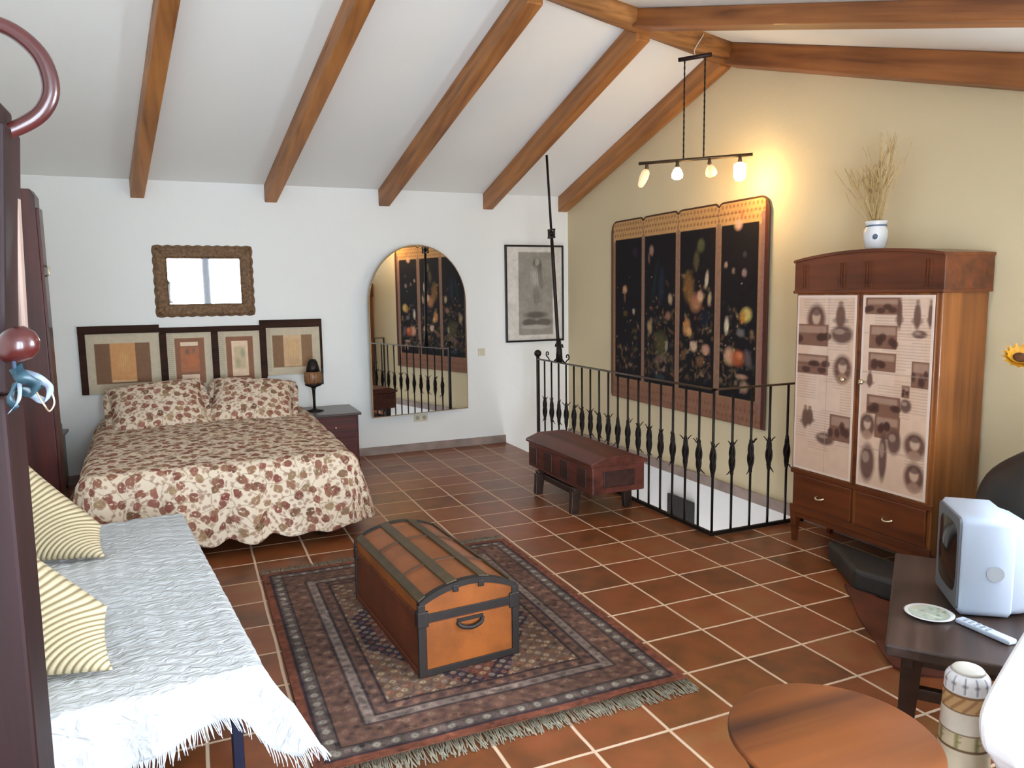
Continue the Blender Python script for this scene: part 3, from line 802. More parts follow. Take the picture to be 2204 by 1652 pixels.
# ribbon and trinket hanging from the peg
rb = thing('hanging_ribbon', 'teal and white ribbon bow dangling from the red coat peg', 'ribbon', (-2.10, -3.17, 1.5))
TEAL = mat('teal_satin', (32, 58, 68), .4, var=.3, scale=60); WSAT = mat('white_satin', (120, 132, 146), .5)
MB().tube([(-2.125, -3.17, 1.57), (-2.123, -3.172, 1.545), (-2.115, -3.172, 1.52)], .003, 6).build('cord', mat('dark_cord', (40, 50, 70), .8), rb, world=True)
def ribbon(pts, w, name, mt):
    w *= .85; pts = [(-2.118+(x+2.11)*.82, y, 1.545+(z-1.525)*.85) for x, y, z in pts]
    P = catmull(pts, 8); m = MB(); V = []
    for i, q in enumerate(P):
        a = .5*math.sin(i*.35)
        dx = Vector((math.cos(a)*.7, math.sin(a), .5)).normalized()*w/2
        V += [tuple(q-dx), tuple(q+dx)]
    m.add(V, [(2*i, 2*i+1, 2*i+3, 2*i+2) for i in range(len(P)-1)], 0, True)
    o = m.build(name, mt, rb, world=True); s = o.modifiers.new('t', 'SOLIDIFY'); s.thickness = .002
ribbon([(-2.115, -3.17, 1.525), (-2.105, -3.185, 1.51), (-2.085, -3.18, 1.495), (-2.09, -3.17, 1.48), (-2.115, -3.17, 1.485)], .022, 'bow_loop', TEAL)
ribbon([(-2.105, -3.172, 1.515), (-2.08, -3.18, 1.505), (-2.065, -3.175, 1.488), (-2.075, -3.17, 1.465), (-2.095, -3.17, 1.475)], .014, 'bow_loop', WSAT)
ribbon([(-2.115, -3.172, 1.50), (-2.125, -3.18, 1.475), (-2.118, -3.175, 1.455)], .014, 'ribbon_tail', TEAL)
ribbon([(-2.11, -3.172, 1.50), (-2.112, -3.185, 1.47), (-2.13, -3.175, 1.448)], .009, 'ribbon_tail', WSAT)
m = MB(); m.tube(catmull([(-2.10, -3.172, 1.51), (-2.09, -3.18, 1.49), (-2.085, -3.172, 1.478), (-2.078, -3.17, 1.49), (-2.082, -3.172, 1.515)]), .0015, 6); m.build('wire_loop', BRASS, rb, world=True)

# ------------------------------------------------------------------ DAYBED
ang = R(7.1)
db = thing('daybed', 'low daybed along the left side with dark blue metal legs under a white throw', 'daybed', (-1.76, -1.93, 0), ang)
# local: +y towards the back, -x away from the aisle
BLUE = mat('dark_blue_metal', (22, 28, 52), .4, .4)
MB().box(-.86, -.02, .02, 2.02, .24, .30).build('frame', BLUE, db, bevel=.008)
for x in (-.84, -.075):
    for y in (.03, 1.96): MB().box(x, x+.035, y, y+.035, 0, .24).build('leg', BLUE, db, bevel=.003)
MB().box(-.87, -.015, .015, 2.04, .30, .425).build('mattress', mat('grey_ticking', (190, 190, 190), .9), db, bevel=.03, seg=3)
MB().box(-1.02, -.885, .02, 2.02, 0, .78).build('backrest', mat('pale_cotton', (200, 200, 198), .9), db, bevel=.05, seg=4)
tb = thing('throw_blanket', 'white textured throw with fringed hem spread over the daybed', 'blanket', (-1.76, -1.93, .43), ang)
nu, nv = 110, 190; V = []
rad = .035
def fold2(d, out=.1):
    if d <= 0: return 0, 0
    a = d/rad
    if a < PI/2: return rad*math.sin(a), rad*(1-math.cos(a))
    e = d-rad*PI/2
    return rad+e*out, rad+e*(1-out*out/2)
HX = [0, .03, .07, .10, .14, .3, .45, .6, .9]; HZ = [.30, .33, .29, .17, .155, .20, .26, .32, .36]
def throw_pt(u, v):
    # u: 0 (wall side) .. 1 (aisle side); v: 0 back .. 1 front hem
    Wt = .89; side = .07; Lt = 2.04
    sx = u*(Wt+side)-Wt          # -W .. +side
    px = min(sx, 0); ex = max(sx, 0)
    hem = np.interp(-px, HX, HZ)
    sv = v*(Lt+hem); py = max(Lt-sv, 0); ey = max(sv-Lt, 0)
    oy, dz = fold2(ey, .12+.9*math.exp(-((px)/.13)**2)*.6)
    ox, dz2 = fold2(ex, .35)
    k = min(1, ey/.15)
    oy += k*(.018*math.sin(px*19+.6)+.012*math.sin(px*37))
    ox += k*.12*ey/.3*max(0, 1+px/.3)*(1 if px > -.3 else 0)
    wr = .003*math.sin(px*11+py*9)*math.sin(py*7-px*13)+.0035*math.sin((px*.8+py*.6)*75+2*math.sin(py*9+px*5))*math.sin((px*.6-py*.8)*38+1.5*math.sin(px*13))
    return (px+ox, py-oy-.0, -max(dz, dz2)-.2*min(dz, dz2)+wr*(1-k)+.004)
m = MB().grid(throw_pt, nu, nv)
o = m.build('throw_cloth', THROW, tb); s = o.modifiers.new('t', 'SOLIDIFY'); s.thickness = .006; s.offset = 1
fm = MB()
for i in range(230):
    u = i/229; a = Vector(throw_pt(u, 1.0)); b_ = Vector(throw_pt(u, .985)); d = (a-b_).normalized()
    ln = .03+.015*random.random(); j = Vector((random.uniform(-.012, .012), random.uniform(-.01, .01), 0))
    fm.tube([a-d*.004, a+d*ln*.5+j*.4, a+d*ln+j+Vector((0, 0, -.008))], [.0022, .0018, .0012], 4)
fm.build('fringe', mat('white_fringe', (214, 220, 228), .9), tb)
# ribbed cushions on the daybed
def phase(x, y): return (-x*.95+y*.31+.3*x*x+.05*math.sin(y*7))*2*PI/.021
def rib(x, y): return .0035*math.sin(phase(x, y))
def cushion(c, size, yaw_, lean, tr, zs, lab, grp='ribbed daybed cushions'):
    n = 150; hs = size/2
    m, UV = pillow_mb(size, size, .17, n=n, ridge=rib, rnd=2.8)
    # soft cushion slumping at its right top corner
    BL, BR, TRc, TL = (-hs, -hs), (hs, -hs), (hs*.93, -hs+tr), (-hs*.75, hs*1.35)
    M = Matrix.Translation(c) @ Euler((0, 0, yaw_)).to_matrix().to_4x4() @ Euler((R(90)-lean, 0, 0)).to_matrix().to_4x4()
    cols = []; V = []
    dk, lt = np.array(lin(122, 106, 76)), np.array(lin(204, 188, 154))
    for q in m.v:
        u = (q[0]+hs)/size; v = (q[1]+hs)/size
        x = (1-v)*((1-u)*BL[0]+u*BR[0])+v*((1-u)*TL[0]+u*TRc[0]); y = (1-v)*((1-u)*BL[1]+u*BR[1])+v*((1-u)*TL[1]+u*TRc[1])
        p_ = M @ Vector((x, y, q[2])); V.append((p_.x, p_.y, max(p_.z, zs)))
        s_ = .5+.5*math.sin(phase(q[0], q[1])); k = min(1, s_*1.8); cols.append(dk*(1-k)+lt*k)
    m.v = V
    o = m.build('cushion', KNIT, None, colors=np.array(cols))
    return tag(o, lab, 'cushion', grp)
cushion((-2.55, -.47, .68), .50, R(-6), R(22), .15, .442, 'beige ribbed cushion farther from the camera on the daybed')
cushion((-2.43, -1.69, .69), .52, R(-6), R(22), .20, .442, 'beige ribbed cushion nearer the camera on the daybed')

# ------------------------------------------------------------------ RUG
rx0, rx1, ry0, ry1 = -1.585, -.035, -1.965, .06
w, h = rx1-rx0, ry1-ry0
p = Paint(w, h, .0068, (104, 56, 38))
def band(p, a, b, rgb, al=1):
    X, Y = p.X, p.Y; d = np.minimum(np.minimum(X, p.w-X), np.minimum(Y, p.h-Y))
    p.mask(((d >= a) & (d < b)).astype(float), rgb, al); return d
d = band(p, .0, .04, (126, 72, 52))
band(p, .04, .05, (58, 44, 50)); band(p, .05, .105, (92, 78, 72)); band(p, .105, .115, (52, 40, 42))
band(p, .115, .215, (112, 80, 66)); band(p, .215, .225, (74, 58, 56)); band(p, .225, .27, (132, 114, 104)); band(p, .27, .28, (64, 50, 50))
band(p, .28, .33, (104, 76, 64)); band(p, .33, .34, (60, 44, 46))
X, Y = p.X, p.Y; dX = np.minimum(X, w-X); dY = np.minimum(Y, h-Y)
inx = dX < dY; along = np.where(inx, Y, X)
def beads(a, b, per, rgb, rgb2, al=.8):
    c_ = (a+b)/2; hw = (b-a)/2
    ph = (along/per) % 1-.5; q = np.hypot(ph*per, d-c_)
    idx = np.floor(along/per).astype(int) % 2
    msk = np.clip((hw*.8-q)/(hw*.35), 0, 1)
    p.mask(msk*(idx == 0), rgb, al); p.mask(msk*(idx == 1), rgb2, al)
    p.mask(np.clip((hw*.3-q)/(hw*.2), 0, 1), (96, 66, 62), .7)
beads(.053, .102, .036, (178, 168, 152), (122, 104, 96))
beads(.12, .168, .045, (134, 100, 82), (90, 68, 64), .7)
beads(.165, .212, .05, (86, 64, 62), (150, 124, 104), .6)
beads(.228, .267, .03, (154, 138, 124), (112, 90, 84), .6)
beads(.283, .328, .036, (146, 108, 86), (78, 60, 62), .75)
cxr, cyr = w/2, h/2
u = (X-cxr); v = (Y-cyr)
fieldm = d >= .34
au, av = np.abs(u), np.abs(v)
med = np.maximum(au/.40, (au/.40+av/.62)/1.28)
p.mask(fieldm*1.0, (116, 88, 70), 1)
p.mask((fieldm & (med < 1.02))*1.0, (56, 42, 54), .95)
p.mask((fieldm & (med < .84))*1.0, (112, 66, 50), .95)
p.mask((fieldm & (med < .50))*1.0, (66, 50, 58), .9)
p.mask((fieldm & (med < .36))*1.0, (118, 82, 62), .9)
per = .058
gu = (u+v)/per; gv = (u-v)/per
qq = np.hypot(gu % 1-.5, gv % 1-.5); ii = (np.floor(gu)+3*np.floor(gv)).astype(int)
for k, colr in enumerate(((196, 174, 142), (150, 92, 68), (164, 146, 132), (116, 92, 88), (184, 152, 116))):
    p.mask(np.clip((.40-qq)/.16, 0, 1)*fieldm*((ii % 5) == k), colr, .72)
p.mask(np.clip((.15-qq)/.07, 0, 1)*fieldm, (64, 40, 44), .85)
for k in range(2600):
    x, y = p.rng.rand()*w, p.rng.rand()*h
    i, j = int(x/w*(p.nx-1)), int(y/h*(p.ny-1))
    f_ = 1+(p.rng.rand()-.5)*.9
    p.c[max(0, j-1):j+2, max(0, i-1):i+2] *= f_
p.noise(.25, .16); p.noise(.35, .02); p.c *= .84
rg = thing('area_rug', 'reddish brown patterned oriental rug under the domed trunk', 'rug', (-.81, -.95, 0))
def rplace(u, v, dd): return (rx0+u, ry0+v, .012-dd+.0015*math.sin(u*11+v*7))
p.mb(rplace, .0105).build('rug_pile', RUGM, rg, world=True, colors=p.cols())
for yy, sgn in ((ry0, -1), (ry1, 1)):
    fm = MB()
    for i in range(420):
        x = rx0+(i+.5)/420*w+random.uniform(-.004, .004); ln = random.uniform(.06, .105)
        dx = random.uniform(-.022, .022)
        fm.tube([(x, yy, .007), (x+dx*.4, yy+sgn*ln*.5, .007), (x+dx, yy+sgn*ln, .004)], .0024, 4)
    tag(fm.build('rug_fringe', mat('fringe_cotton', (128, 120, 102), .95, var=.3, scale=30), rg, world=True), 'frayed greyish cotton fringe')

# ------------------------------------------------------------------ DOMED TRUNK
tk = thing('domed_trunk', 'old domed travel trunk with orange panels and dark metal banding on the rug', 'trunk', (-.872, -1.0, .0165), R(4.1))
TW, TL, TB, TS, TA = .465, .97, .262, .325, .392
LEA = mat('orange_leather', (134, 72, 24), .45, var=.25, scale=7, bump=.15, coat=.1)
LEAD = mat('brown_leather', (96, 44, 20), .5, var=.25, scale=7, bump=.15)
OLIVE = mat('olive_wood_slat', (70, 56, 34), .5, var=.25, scale=14)
BAND = mat('dark_iron_band', (34, 26, 22), .55, .1, var=.25, scale=20)
hx, hy = TW/2, TL/2
MB().box(-hx, hx, -hy, hy, .0, TB).build('body', LEAD, tk, bevel=.004)
MB().box(-hx+.03, hx-.03, -hy-.003, -hy+.002, .03, TB-.028).build('end_panel', LEA, tk, bevel=.001)
def dome(k, off=0):
    pts = []
    n = 14
    for i in range(n+1):
        t = i/n; x = -hx+TW*t
        pts.append((x, TS+(TA-TS)*math.sin(PI*t)**.8+off))
    return pts
lid = MB().prism([(-hx, TB+.002), (hx, TB+.002)]+dome(0)[::-1], 'y', -hy, hy)
lo = lid.build('lid', LEA, tk)
for t in (.02, .335, .665, .98):
    mm = MB(); ww = .024
    Q = []
    for dx in (-ww, ww):
        x = -hx+TW*t+dx; x = max(min(x, hx), -hx); tt = (x+hx)/TW
        Q.append((x, TS+(TA-TS)*max(0, math.sin(PI*tt))**.8))
    (xa, za), (xb, zb) = Q
    mm.prism([(xa, za-.002), (xb, zb-.002), (xb, zb+.011), (xa, za+.011)], 'y', -hy+.01, hy-.01)
    mm.build('slat', OLIVE, tk, bevel=.003)
def arcband(y0, y1, off0, off1, x0=0, x1=1):
    n = 16; mm = MB(); V = []
    for i in range(n+1):
        t = x0+(x1-x0)*i/n; x = -hx+TW*t; z = TS+(TA-TS)*max(0, math.sin(PI*t))**.8
        for y in (y0, y1):
            for o_ in (off0, off1): V.append((x, y, z+o_))
    fs = []
    for i in range(n):
        a = i*4; b_ = a+4
        fs += [(a, a+2, b_+2, b_), (a+1, b_+1, b_+3, a+3), (a, b_, b_+1, a+1), (a+2, a+3, b_+3, b_+2)]
    fs += [(0, 1, 3, 2), (n*4, n*4+2, n*4+3, n*4+1)]
    mm.add(V, fs); return mm
arcband(-hy-.006, -hy+.028, -.02, .006).build('metal_band', BAND, tk)
arcband(hy-.028, hy+.006, -.02, .006).build('metal_band', BAND, tk)
for y in (-.19, .17): arcband(y-.012, y+.012, -.001, .006, .03, .97).build('metal_band', mat('brown_strap', (92, 58, 36), .5), tk)
for y0, y1 in ((-hy-.007, -hy-.002), (hy+.002, hy+.007)):
    MB().box(-hx-.004, hx+.004, y0, y1, TB-.022, TB+.016).build('metal_band', BAND, tk, bevel=.002)
    MB().box(-hx-.004, hx+.004, y0, y1, 0, .03).build('metal_band', BAND, tk, bevel=.002)
for s in (-1, 1):
    MB().box(s*(hx+.004)-.003, s*(hx+.004)+.003, -hy, hy, TB-.018, TB+.014).build('metal_band', LEAD, tk, bevel=.002)
    MB().box(s*(hx+.004)-.003, s*(hx+.004)+.003, -hy, hy, 0, .028).build('metal_band', LEAD, tk, bevel=.002)
    for y in (-hy, hy):
        MB().box(s*hx-.026 if s > 0 else -hx-.008, s*hx+.008 if s > 0 else -hx+.026, y-.008, y+.008, .0, TS-.004).build('corner_post', BAND, tk, bevel=.003)
        MB().box(s*hx-.04 if s > 0 else -hx-.011, s*hx+.011 if s > 0 else -hx+.04, y-.011 if y < 0 else y-.03, y+.03 if y < 0 else y+.011, TB-.04, TB+.03).build('corner_clasp', BAND, tk, bevel=.005)
for t in (.36, .62): MB().box(-hx+TW*t-.014, -hx+TW*t+.014, -hy-.011, -hy, TS+(TA-TS)*math.sin(PI*t)-.035, TS+(TA-TS)*math.sin(PI*t)-.002).build('rivet_plate', BAND, tk, bevel=.005)
hn = MB(); hn.tube(catmull([(-.06, -hy-.004, .212), (-.045, -hy-.018, .196), (0, -hy-.024, .186), (.045, -hy-.018, .196), (.06, -hy-.004, .212)]), .010, 8)
hn.box(-.062, .062, -hy-.008, -hy-.002, .212, .228); hn.build('end_handle', BAND, tk)

# ------------------------------------------------------------------ LONG CHEST
lc = thing('long_chest', 'long reddish carved wooden chest on a stand in front of the stair railing', 'chest', (.9, .67, 0))
x0, x1, y0, y1 = .675, 1.135, .12, 1.24
MB().box(x0+.012, x1-.012, y0+.012, y1-.012, .195, .40).build('chest_body', CHESTM, lc, world=True, bevel=.008)
m = MB(); m.prism([(x0-.006, .40), (x1+.006, .40), (x1+.006, .425), (x1-.11, .468), (x0+.11, .468), (x0-.006, .425)], 'y', y0-.006, y1+.006)
m.build('lid', CHESTM, lc, world=True, bevel=.006)
CARVD = wood('carved_dark', (30, 16, 12), (72, 40, 32), 'y', .5)
for y in (.22, .50, .78, 1.06): MB().box(x0+.004, x0+.014, y, y+.14, .225, .37).build('carved_panel', CARVD, lc, world=True, bevel=.006)
MB().box(x0+.1, x1-.1, y0+.003, y0+.014, .24, .36).build('carved_panel', CARVD, lc, world=True, bevel=.006)
m = MB(); m.box(.66, 1.16, .36, .42, .17, .195); m.box(.66, 1.16, .98, 1.04, .17, .195); m.box(.70, .74, .4, 1.0, .12, .17); m.box(1.08, 1.12, .4, 1.0, .12, .17)
m.build('stand_rail', DARKW, lc, world=True, bevel=.006)
for x in (.66, 1.10):
    for y in (.37, .99):
        s = -1 if x < .9 else 1
        m = MB(); a = x-.01; b_ = x+.065
        m.hexa([(a+s*.012, y-.005, 0), (b_-.012+s*.012, y-.005, 0), (b_-.012+s*.012, y+.04, 0), (a+s*.012, y+.04, 0), (a, y, .17), (b_, y, .17), (b_, y+.05, .17), (a, y+.05, .17)])
        m.build('leg', DARKW, lc, world=True, bevel=.004)

# ------------------------------------------------------------------ STAIR RAILING
sr = thing('stair_railing', 'black wrought iron stair railing with twisted balusters around the stair opening', 'railing', (1.25, -.47, 0))
RXx = 1.25
TR = mat('top_rail_brown', (70, 52, 34), .5, .3)
MB().box(RXx-.014, RXx+.014, -.50, 2.22, .988, 1.0).build('top_rail', TR, sr, world=True, bevel=.002)
MB().box(RXx-.014, 2.05, -.50, -.475, .988, 1.0).build('top_rail', TR, sr, world=True, bevel=.002)
MB().box(RXx-.012, RXx+.012, -.50, 2.22, .006, .03).build('bottom_rail', IRON, sr, world=True, bevel=.002)
MB().box(RXx, 2.05, -.497, -.473, .006, .03).build('bottom_rail', IRON, sr, world=True, bevel=.002)
def bal_mesh(k):
    rnd = random.Random(k)
    m = MB(); m.tube([(0, 0, .03), (0, 0, .43), (0, 0, .46), (0, 0, .52), (0, 0, .58), (0, 0, .61), (0, 0, .988)], [.0085, .0085, .012, .014, .012, .0085, .0085], 8)
    # basket bulge
    for q in range(4):
        a0 = q*PI/2; P = []
        for i in range(13):
            t = i/12; z = .41+.22*t; r_ = .004+.015*math.sin(PI*t)**1.0; a = a0+t*PI*1.1
            P.append((r_*math.cos(a), r_*math.sin(a), z))
        m.tube(P, .0062, 6)
    m.sphere((0, 0, .415), .013, n=10, m=6); m.sphere((0, 0, .625), .013, n=10, m=6)
    # curled leaf tips
    for q in range(3):
        a = q*2.1+rnd.random()*2; r0 = .016; P = []
        zz = .60 if q != 1 else .44; sg = 1 if q != 1 else -1
        for i in range(6):
            t = i/5; rr_ = r0+.028*t; P.append((rr_*math.cos(a), rr_*math.sin(a), zz+sg*(.012+.05*t-.02*t*t)))
        m.tube(P, [.005, .0045, .004, .0035, .003, .0015], 5)
    return m
protos = [bal_mesh(k).build('baluster', IRON, sr) for k in range(3)]
pos = []
for i in range(1, 19): pos.append((RXx, 2.22-i*(2.22+.487)/18))
for i in range(1, 5): pos.append((RXx+.158*i, -.487))
for i, (x, y) in enumerate(pos):
    if i < 3: o = protos[i]
    else: o = protos[i % 3].copy(); COL.objects.link(o)
    o.location = (x-1.25, y+.47, 0); o.rotation_euler = (0, 0, (i*1.3) % 6.28)
m = MB(); m.box(RXx-.013, RXx+.013, 2.207, 2.233, .0, 1.02); m.sphere((RXx, 2.22, 1.05), .036); m.build('newel_post', IRON, sr, world=True)
MB().tube([(2.045, -.487, 0), (2.045, -.487, .99)], .011, 8).build('newel_post', IRON, sr, world=True)
# scroll finials standing on the top rail
def scroll(y, s, hgt=.10):
    P = []
    for i in range(26):
        t = i/25; a = t*2.1*PI; r_ = .030*(1-t*.75)
        P.append((RXx, y+s*(.0+r_*math.sin(a)+.02*(1-t)), 1.0+hgt*.62-.0+r_*math.cos(a)*-1*.9+.0))
    P = [(RXx, y-s*.03, 1.0), (RXx, y-s*.01, 1.02)]+P
    return MB().tube(P, .006, 8)
m = scroll(1.99, 1); m.build('scroll_finial', IRON, sr, world=True)
m = scroll(1.60, -1); m.build('scroll_finial', IRON, sr, world=True)

ip = thing('iron_pole', 'tall black iron pole rising from the railing to a ceiling rafter', 'pole', (RXx, 1.76, 1.0))
A, B = Vector((RXx, 1.755, 1.0)), Vector((1.2, 1.88, 2.885))
def on(t): return A.lerp(B, t)
MB().tube([on(0), on(.12), on(.5), on(.62)], [.026, .016, .017, .014], 10).build('lower_shaft', IRON, ip, world=True)
MB().tube([on(.62), on(1.0)], .0115, 8).build('upper_shaft', IRON, ip, world=True)
c_ = on(.625); m = MB()
m.box(c_.x-.011, c_.x+.011, c_.y-.06, c_.y+.06, c_.z+.03, c_.z+.042); m.box(c_.x-.011, c_.x+.011, c_.y-.06, c_.y+.06, c_.z-.042, c_.z-.03)
m.box(c_.x-.008, c_.x+.008, c_.y-.06, c_.y-.05, c_.z-.03, c_.z+.03); m.box(c_.x-.008, c_.x+.008, c_.y+.05, c_.y+.06, c_.z-.03, c_.z+.03); m.sphere(tuple(c_), .026, n=12, m=8)
m.build('bracket', IRON, ip, world=True)
m = MB()
for s in (-1, 1):
    m.tube(catmull([(RXx, 1.755+s*.10, 1.005), (RXx, 1.755+s*.055, 1.03), (RXx, 1.755+s*.025, 1.08), (RXx, 1.755+s*.03, 1.14), (RXx, 1.755+s*.06, 1.165), (RXx, 1.755+s*.075, 1.14)]), .008, 8)
m.tube([(RXx, 1.755, 1.0), (RXx, 1.755, 1.10), (RXx, 1.757, 1.22)], [.034, .028, .015], 10)
m.build('scroll_foot', IRON, ip, world=True)

# ------------------------------------------------------------------ TAPESTRY on the gable wall
ty0, ty1, tz0, tz1 = -.085, 2.13, .59, 2.32
w, h = ty1-ty0, tz1-tz0
p = Paint(w, h, .009, (150, 112, 82))     # u runs from the back corner (y = ty1) to the right
p.rect(0, w, h-.19, h, (188, 146, 96)); p.rect(0, w, 0, .19, (140, 98, 76))
X, Y = p.X, p.Y
for k in range(3):
    zz = h-.035-.05*k; ph = ((X/.045+.5*(k % 2)) % 1)-.5
    p.mask(np.clip((.016-np.hypot(ph*.045, Y-zz))/.006, 0, 1), (128, 84, 52), .75)
for k in range(2):
    zz = .05+.07*k; ph = ((X/.05+.5*(k % 2)) % 1)-.5
    p.mask(np.clip((.018-np.hypot(ph*.05, Y-zz))/.006, 0, 1), (112, 70, 58), .55)
seams = [.06, .555, 1.105, 1.64, 2.135]
for (a, b_) in ((.065, .535), (.585, 1.075), (1.135, 1.605), (1.675, 2.115)):
    p.rect(a, b_, .20, h-.175, (22, 17, 22))
    p.rect(a+.0, b_, .20, .26, (16, 14, 20))
for a in (.56, 1.105, 1.64): p.rect(a-.005, a+.005, .19, h-.01, (100, 74, 72), .7)
p.rect(0, .03, 0, h, (120, 84, 62)); p.rect(w-.075, w-.04, .1, h-.1, (140, 104, 96)); p.rect(w-.04, w, 0, h, (84, 42, 30))
rs = np.random.RandomState(11)
def inpanel(x): return any(a+.02 < x < b2-.02 for a, b2 in ((.065, .535), (.585, 1.075), (1.135, 1.605), (1.675, 2.115)))
def E_(x, z, rx, rz, rgb, a=.9, rot=0, soft=.5):
    p.ell(x, z, rx, rz, rgb, a, rot, soft)
    for s in (.56, 1.105, 1.64): p.rect(s-.02, s+.022, .2, h-.17, (124, 94, 84), .5)
panels = ((.065, .535), (.585, 1.075), (1.135, 1.605), (1.675, 2.115))
# background foliage
for k in range(620):
    x = rs.rand()*w; z = .3+rs.rand()**1.5*.95
    if not inpanel(x): continue
    env = 1.35-abs(x-1.25)*.75
    if z > env: continue
    c = [(98, 80, 42), (78, 66, 44), (116, 90, 56), (52, 58, 52), (120, 80, 50), (70, 50, 58), (150, 124, 92)][rs.randint(7)]
    p.ell(x, z, .008+.018*rs.rand(), .014+.035*rs.rand(), c, .55, rs.rand()*3.1, .6)
big = [(.24, 1.07, .05, .05, (196, 150, 110)), (.24, 1.0, .02, .07, (120, 84, 60)), (.40, .86, .026, .035, (190, 160, 140)), (.25, .84, .05, .035, (96, 74, 30)),
       (.42, 1.42, .05, .06, (44, 30, 56)), (.70, 1.42, .045, .06, (150, 120, 104)), (.66, 1.35, .02, .06, (110, 84, 74)), (.76, 1.15, .03, .25, (24, 40, 42)), (.86, 1.1, .05, .2, (30, 42, 56)),
       (.68, .72, .05, .08, (160, 130, 96)), (.86, .58, .13, .14, (78, 70, 40)), (1.0, .98, .04, .06, (176, 150, 120)), (.97, .83, .05, .05, (150, 110, 86)), (.95, .56, .03, .06, (150, 140, 116)), (.85, .44, .12, .04, (104, 82, 74)),
       (1.26, 1.08, .09, .16, (124, 88, 46)), (1.36, .95, .10, .10, (166, 112, 78)), (1.42, 1.0, .05, .06, (206, 164, 132)), (1.24, .74, .06, .09, (196, 138, 84)), (1.28, .70, .04, .05, (214, 160, 104)),
       (1.42, 1.42, .06, .07, (88, 92, 60)), (1.36, 1.3, .05, .1, (84, 76, 48)), (1.5, 1.14, .03, .09, (190, 176, 156)), (1.54, .98, .03, .07, (176, 156, 120)), (1.48, .82, .08, .09, (20, 28, 44)),
       (1.34, .58, .06, .055, (214, 178, 146)), (1.50, .56, .065, .055, (196, 150, 126)), (1.43, .46, .07, .06, (120, 86, 54)), (1.2, .5, .05, .05, (110, 80, 52)),
       (1.88, 1.55, .06, .055, (206, 164, 140)), (1.92, 1.62, .02, .04, (176, 100, 76)), (1.74, 1.25, .026, .03, (170, 140, 120)), (1.83, 1.2, .024, .03, (130, 110, 104)), (1.96, 1.18, .036, .04, (150, 120, 124)), (1.96, 1.32, .03, .03, (60, 66, 66)),
       (1.99, .86, .08, .07, (206, 182, 104)), (1.95, .84, .04, .06, (176, 120, 44)), (1.76, .77, .035, .085, (208, 196, 174)), (1.93, .72, .06, .04, (110, 106, 106)),
       (1.80, .53, .08, .09, (204, 158, 126)), (1.90, .52, .10, .08, (170, 84, 46)), (1.92, .54, .05, .04, (206, 120, 78)), (2.02, .52, .05, .09, (96, 84, 84)), (1.95, .38, .09, .025, (176, 134, 110)), (1.98, .30, .065, .06, (158, 128, 104))]
for x, z, a, b_, c in big:
    p.ell(x, z, a, b_, c, .85, rs.rand()*.6-.3, .55)
    for q in range(5): p.ell(x+(rs.rand()-.5)*a*1.5, z+(rs.rand()-.5)*b_*1.5, a*.22, b_*.22, tuple(min(255, int(k_*(.65+.6*rs.rand()))) for k_ in c), .6, 0, .6)
for k in range(70):
    x = rs.rand()*w; z = .4+rs.rand()*.8
    if inpanel(x): p.ell(x, z, .008, .008, [(190, 166, 130), (160, 120, 90), (120, 110, 80)][rs.randint(3)], .8)
p.ell(.85, .27, .1, .03, (46, 66, 72), .6)
for a in (.56, 1.105, 1.64): p.rect(a-.022, a+.026, .2, h-.16, (134, 104, 88), .85)
p.noise(.12, .015)
def tplace(u, v, d):
    # rounded top corners and small notches between the panels
    vv = v
    top = h
    r_ = .09
    if u < r_: top = h-r_+math.sqrt(max(0, r_*r_-(r_-u)**2))
    if u > w-r_: top = h-r_+math.sqrt(max(0, r_*r_-(u-w+r_)**2))
    for s in (.56, 1.105, 1.64): top -= .028*math.exp(-((u-s)/.022)**2)
    if vv > h-.12: vv = (h-.12)+(vv-(h-.12))*(top-(h-.12))/.12
    wv = .003*math.sin(u*5)
    return (2.038+wv+d, ty1-u, tz0+vv)
tp = thing('tapestry', 'large four panel dark floral tapestry with tan border hanging on the gable wall', 'tapestry', (2.05, 1.02, .59))
p.mb(tplace, .008).build('woven_panel', TAPM, tp, world=True, colors=p.cols())
m = MB(); P = []
for i in range(121):
    u = w*i/120; q = tplace(u, h, 0); P.append((q[0]+.004, q[1], q[2]))
P = [tplace(0, .02, .004)]+P+[tplace(w, h*.5, .004), tplace(w, .0, .004)]
m.tube(P, .009, 6); m.build('edge_binding', mat('brown_binding', (70, 42, 26), .8), tp, world=True)

t = tag(MB().box(2.035, 2.058, .765, 1.145, -.45, -.19).build('dark_wall_panel', mat('dark_panel', (30, 24, 24), .4), bevel=.004), 'small dark rectangular panel on the white stairwell wall below floor level', 'wall panel')

# ------------------------------------------------------------------ PENDANT TRACK LAMP
pl = thing('pendant_lamp', 'hanging bar lamp with four white shades under the ridge beam', 'pendant lamp', (1.58, .22, 2.6))
BR = mat('lamp_brown_metal', (84, 68, 50), .4, .6)
def P3(x, y, z): return (x, y, z)
p0, p1 = Vector((1.313, .526, 2.60)), Vector((1.884, -.069, 2.60))
MB().tube([p0, p1], .012, 8).build('lamp_bar', BR, pl, world=True)
ra, rb_ = Vector((1.545, .285, 2.6)), Vector((1.635, .165, 2.6))
ca, cb_ = Vector((1.545, .285, 3.315)), Vector((1.635, .165, 3.315))
MB().tube([ca+(ca-cb_)*.3, cb_+(cb_-ca)*.3], .016, 8).build('canopy_bar', mat('canopy_dark', (50, 34, 34), .4, .5), pl, world=True)
for a, b_ in ((ra, ca), (rb_, cb_)):
    mm = MB(); k = 34
    mm.tube([a.lerp(b_, i/k) for i in range(k+1)], [.0045+(.002 if i % 2 else 0) for i in range(k+1)], 6)
    mm.build('suspension_rod', IRON, pl, world=True)
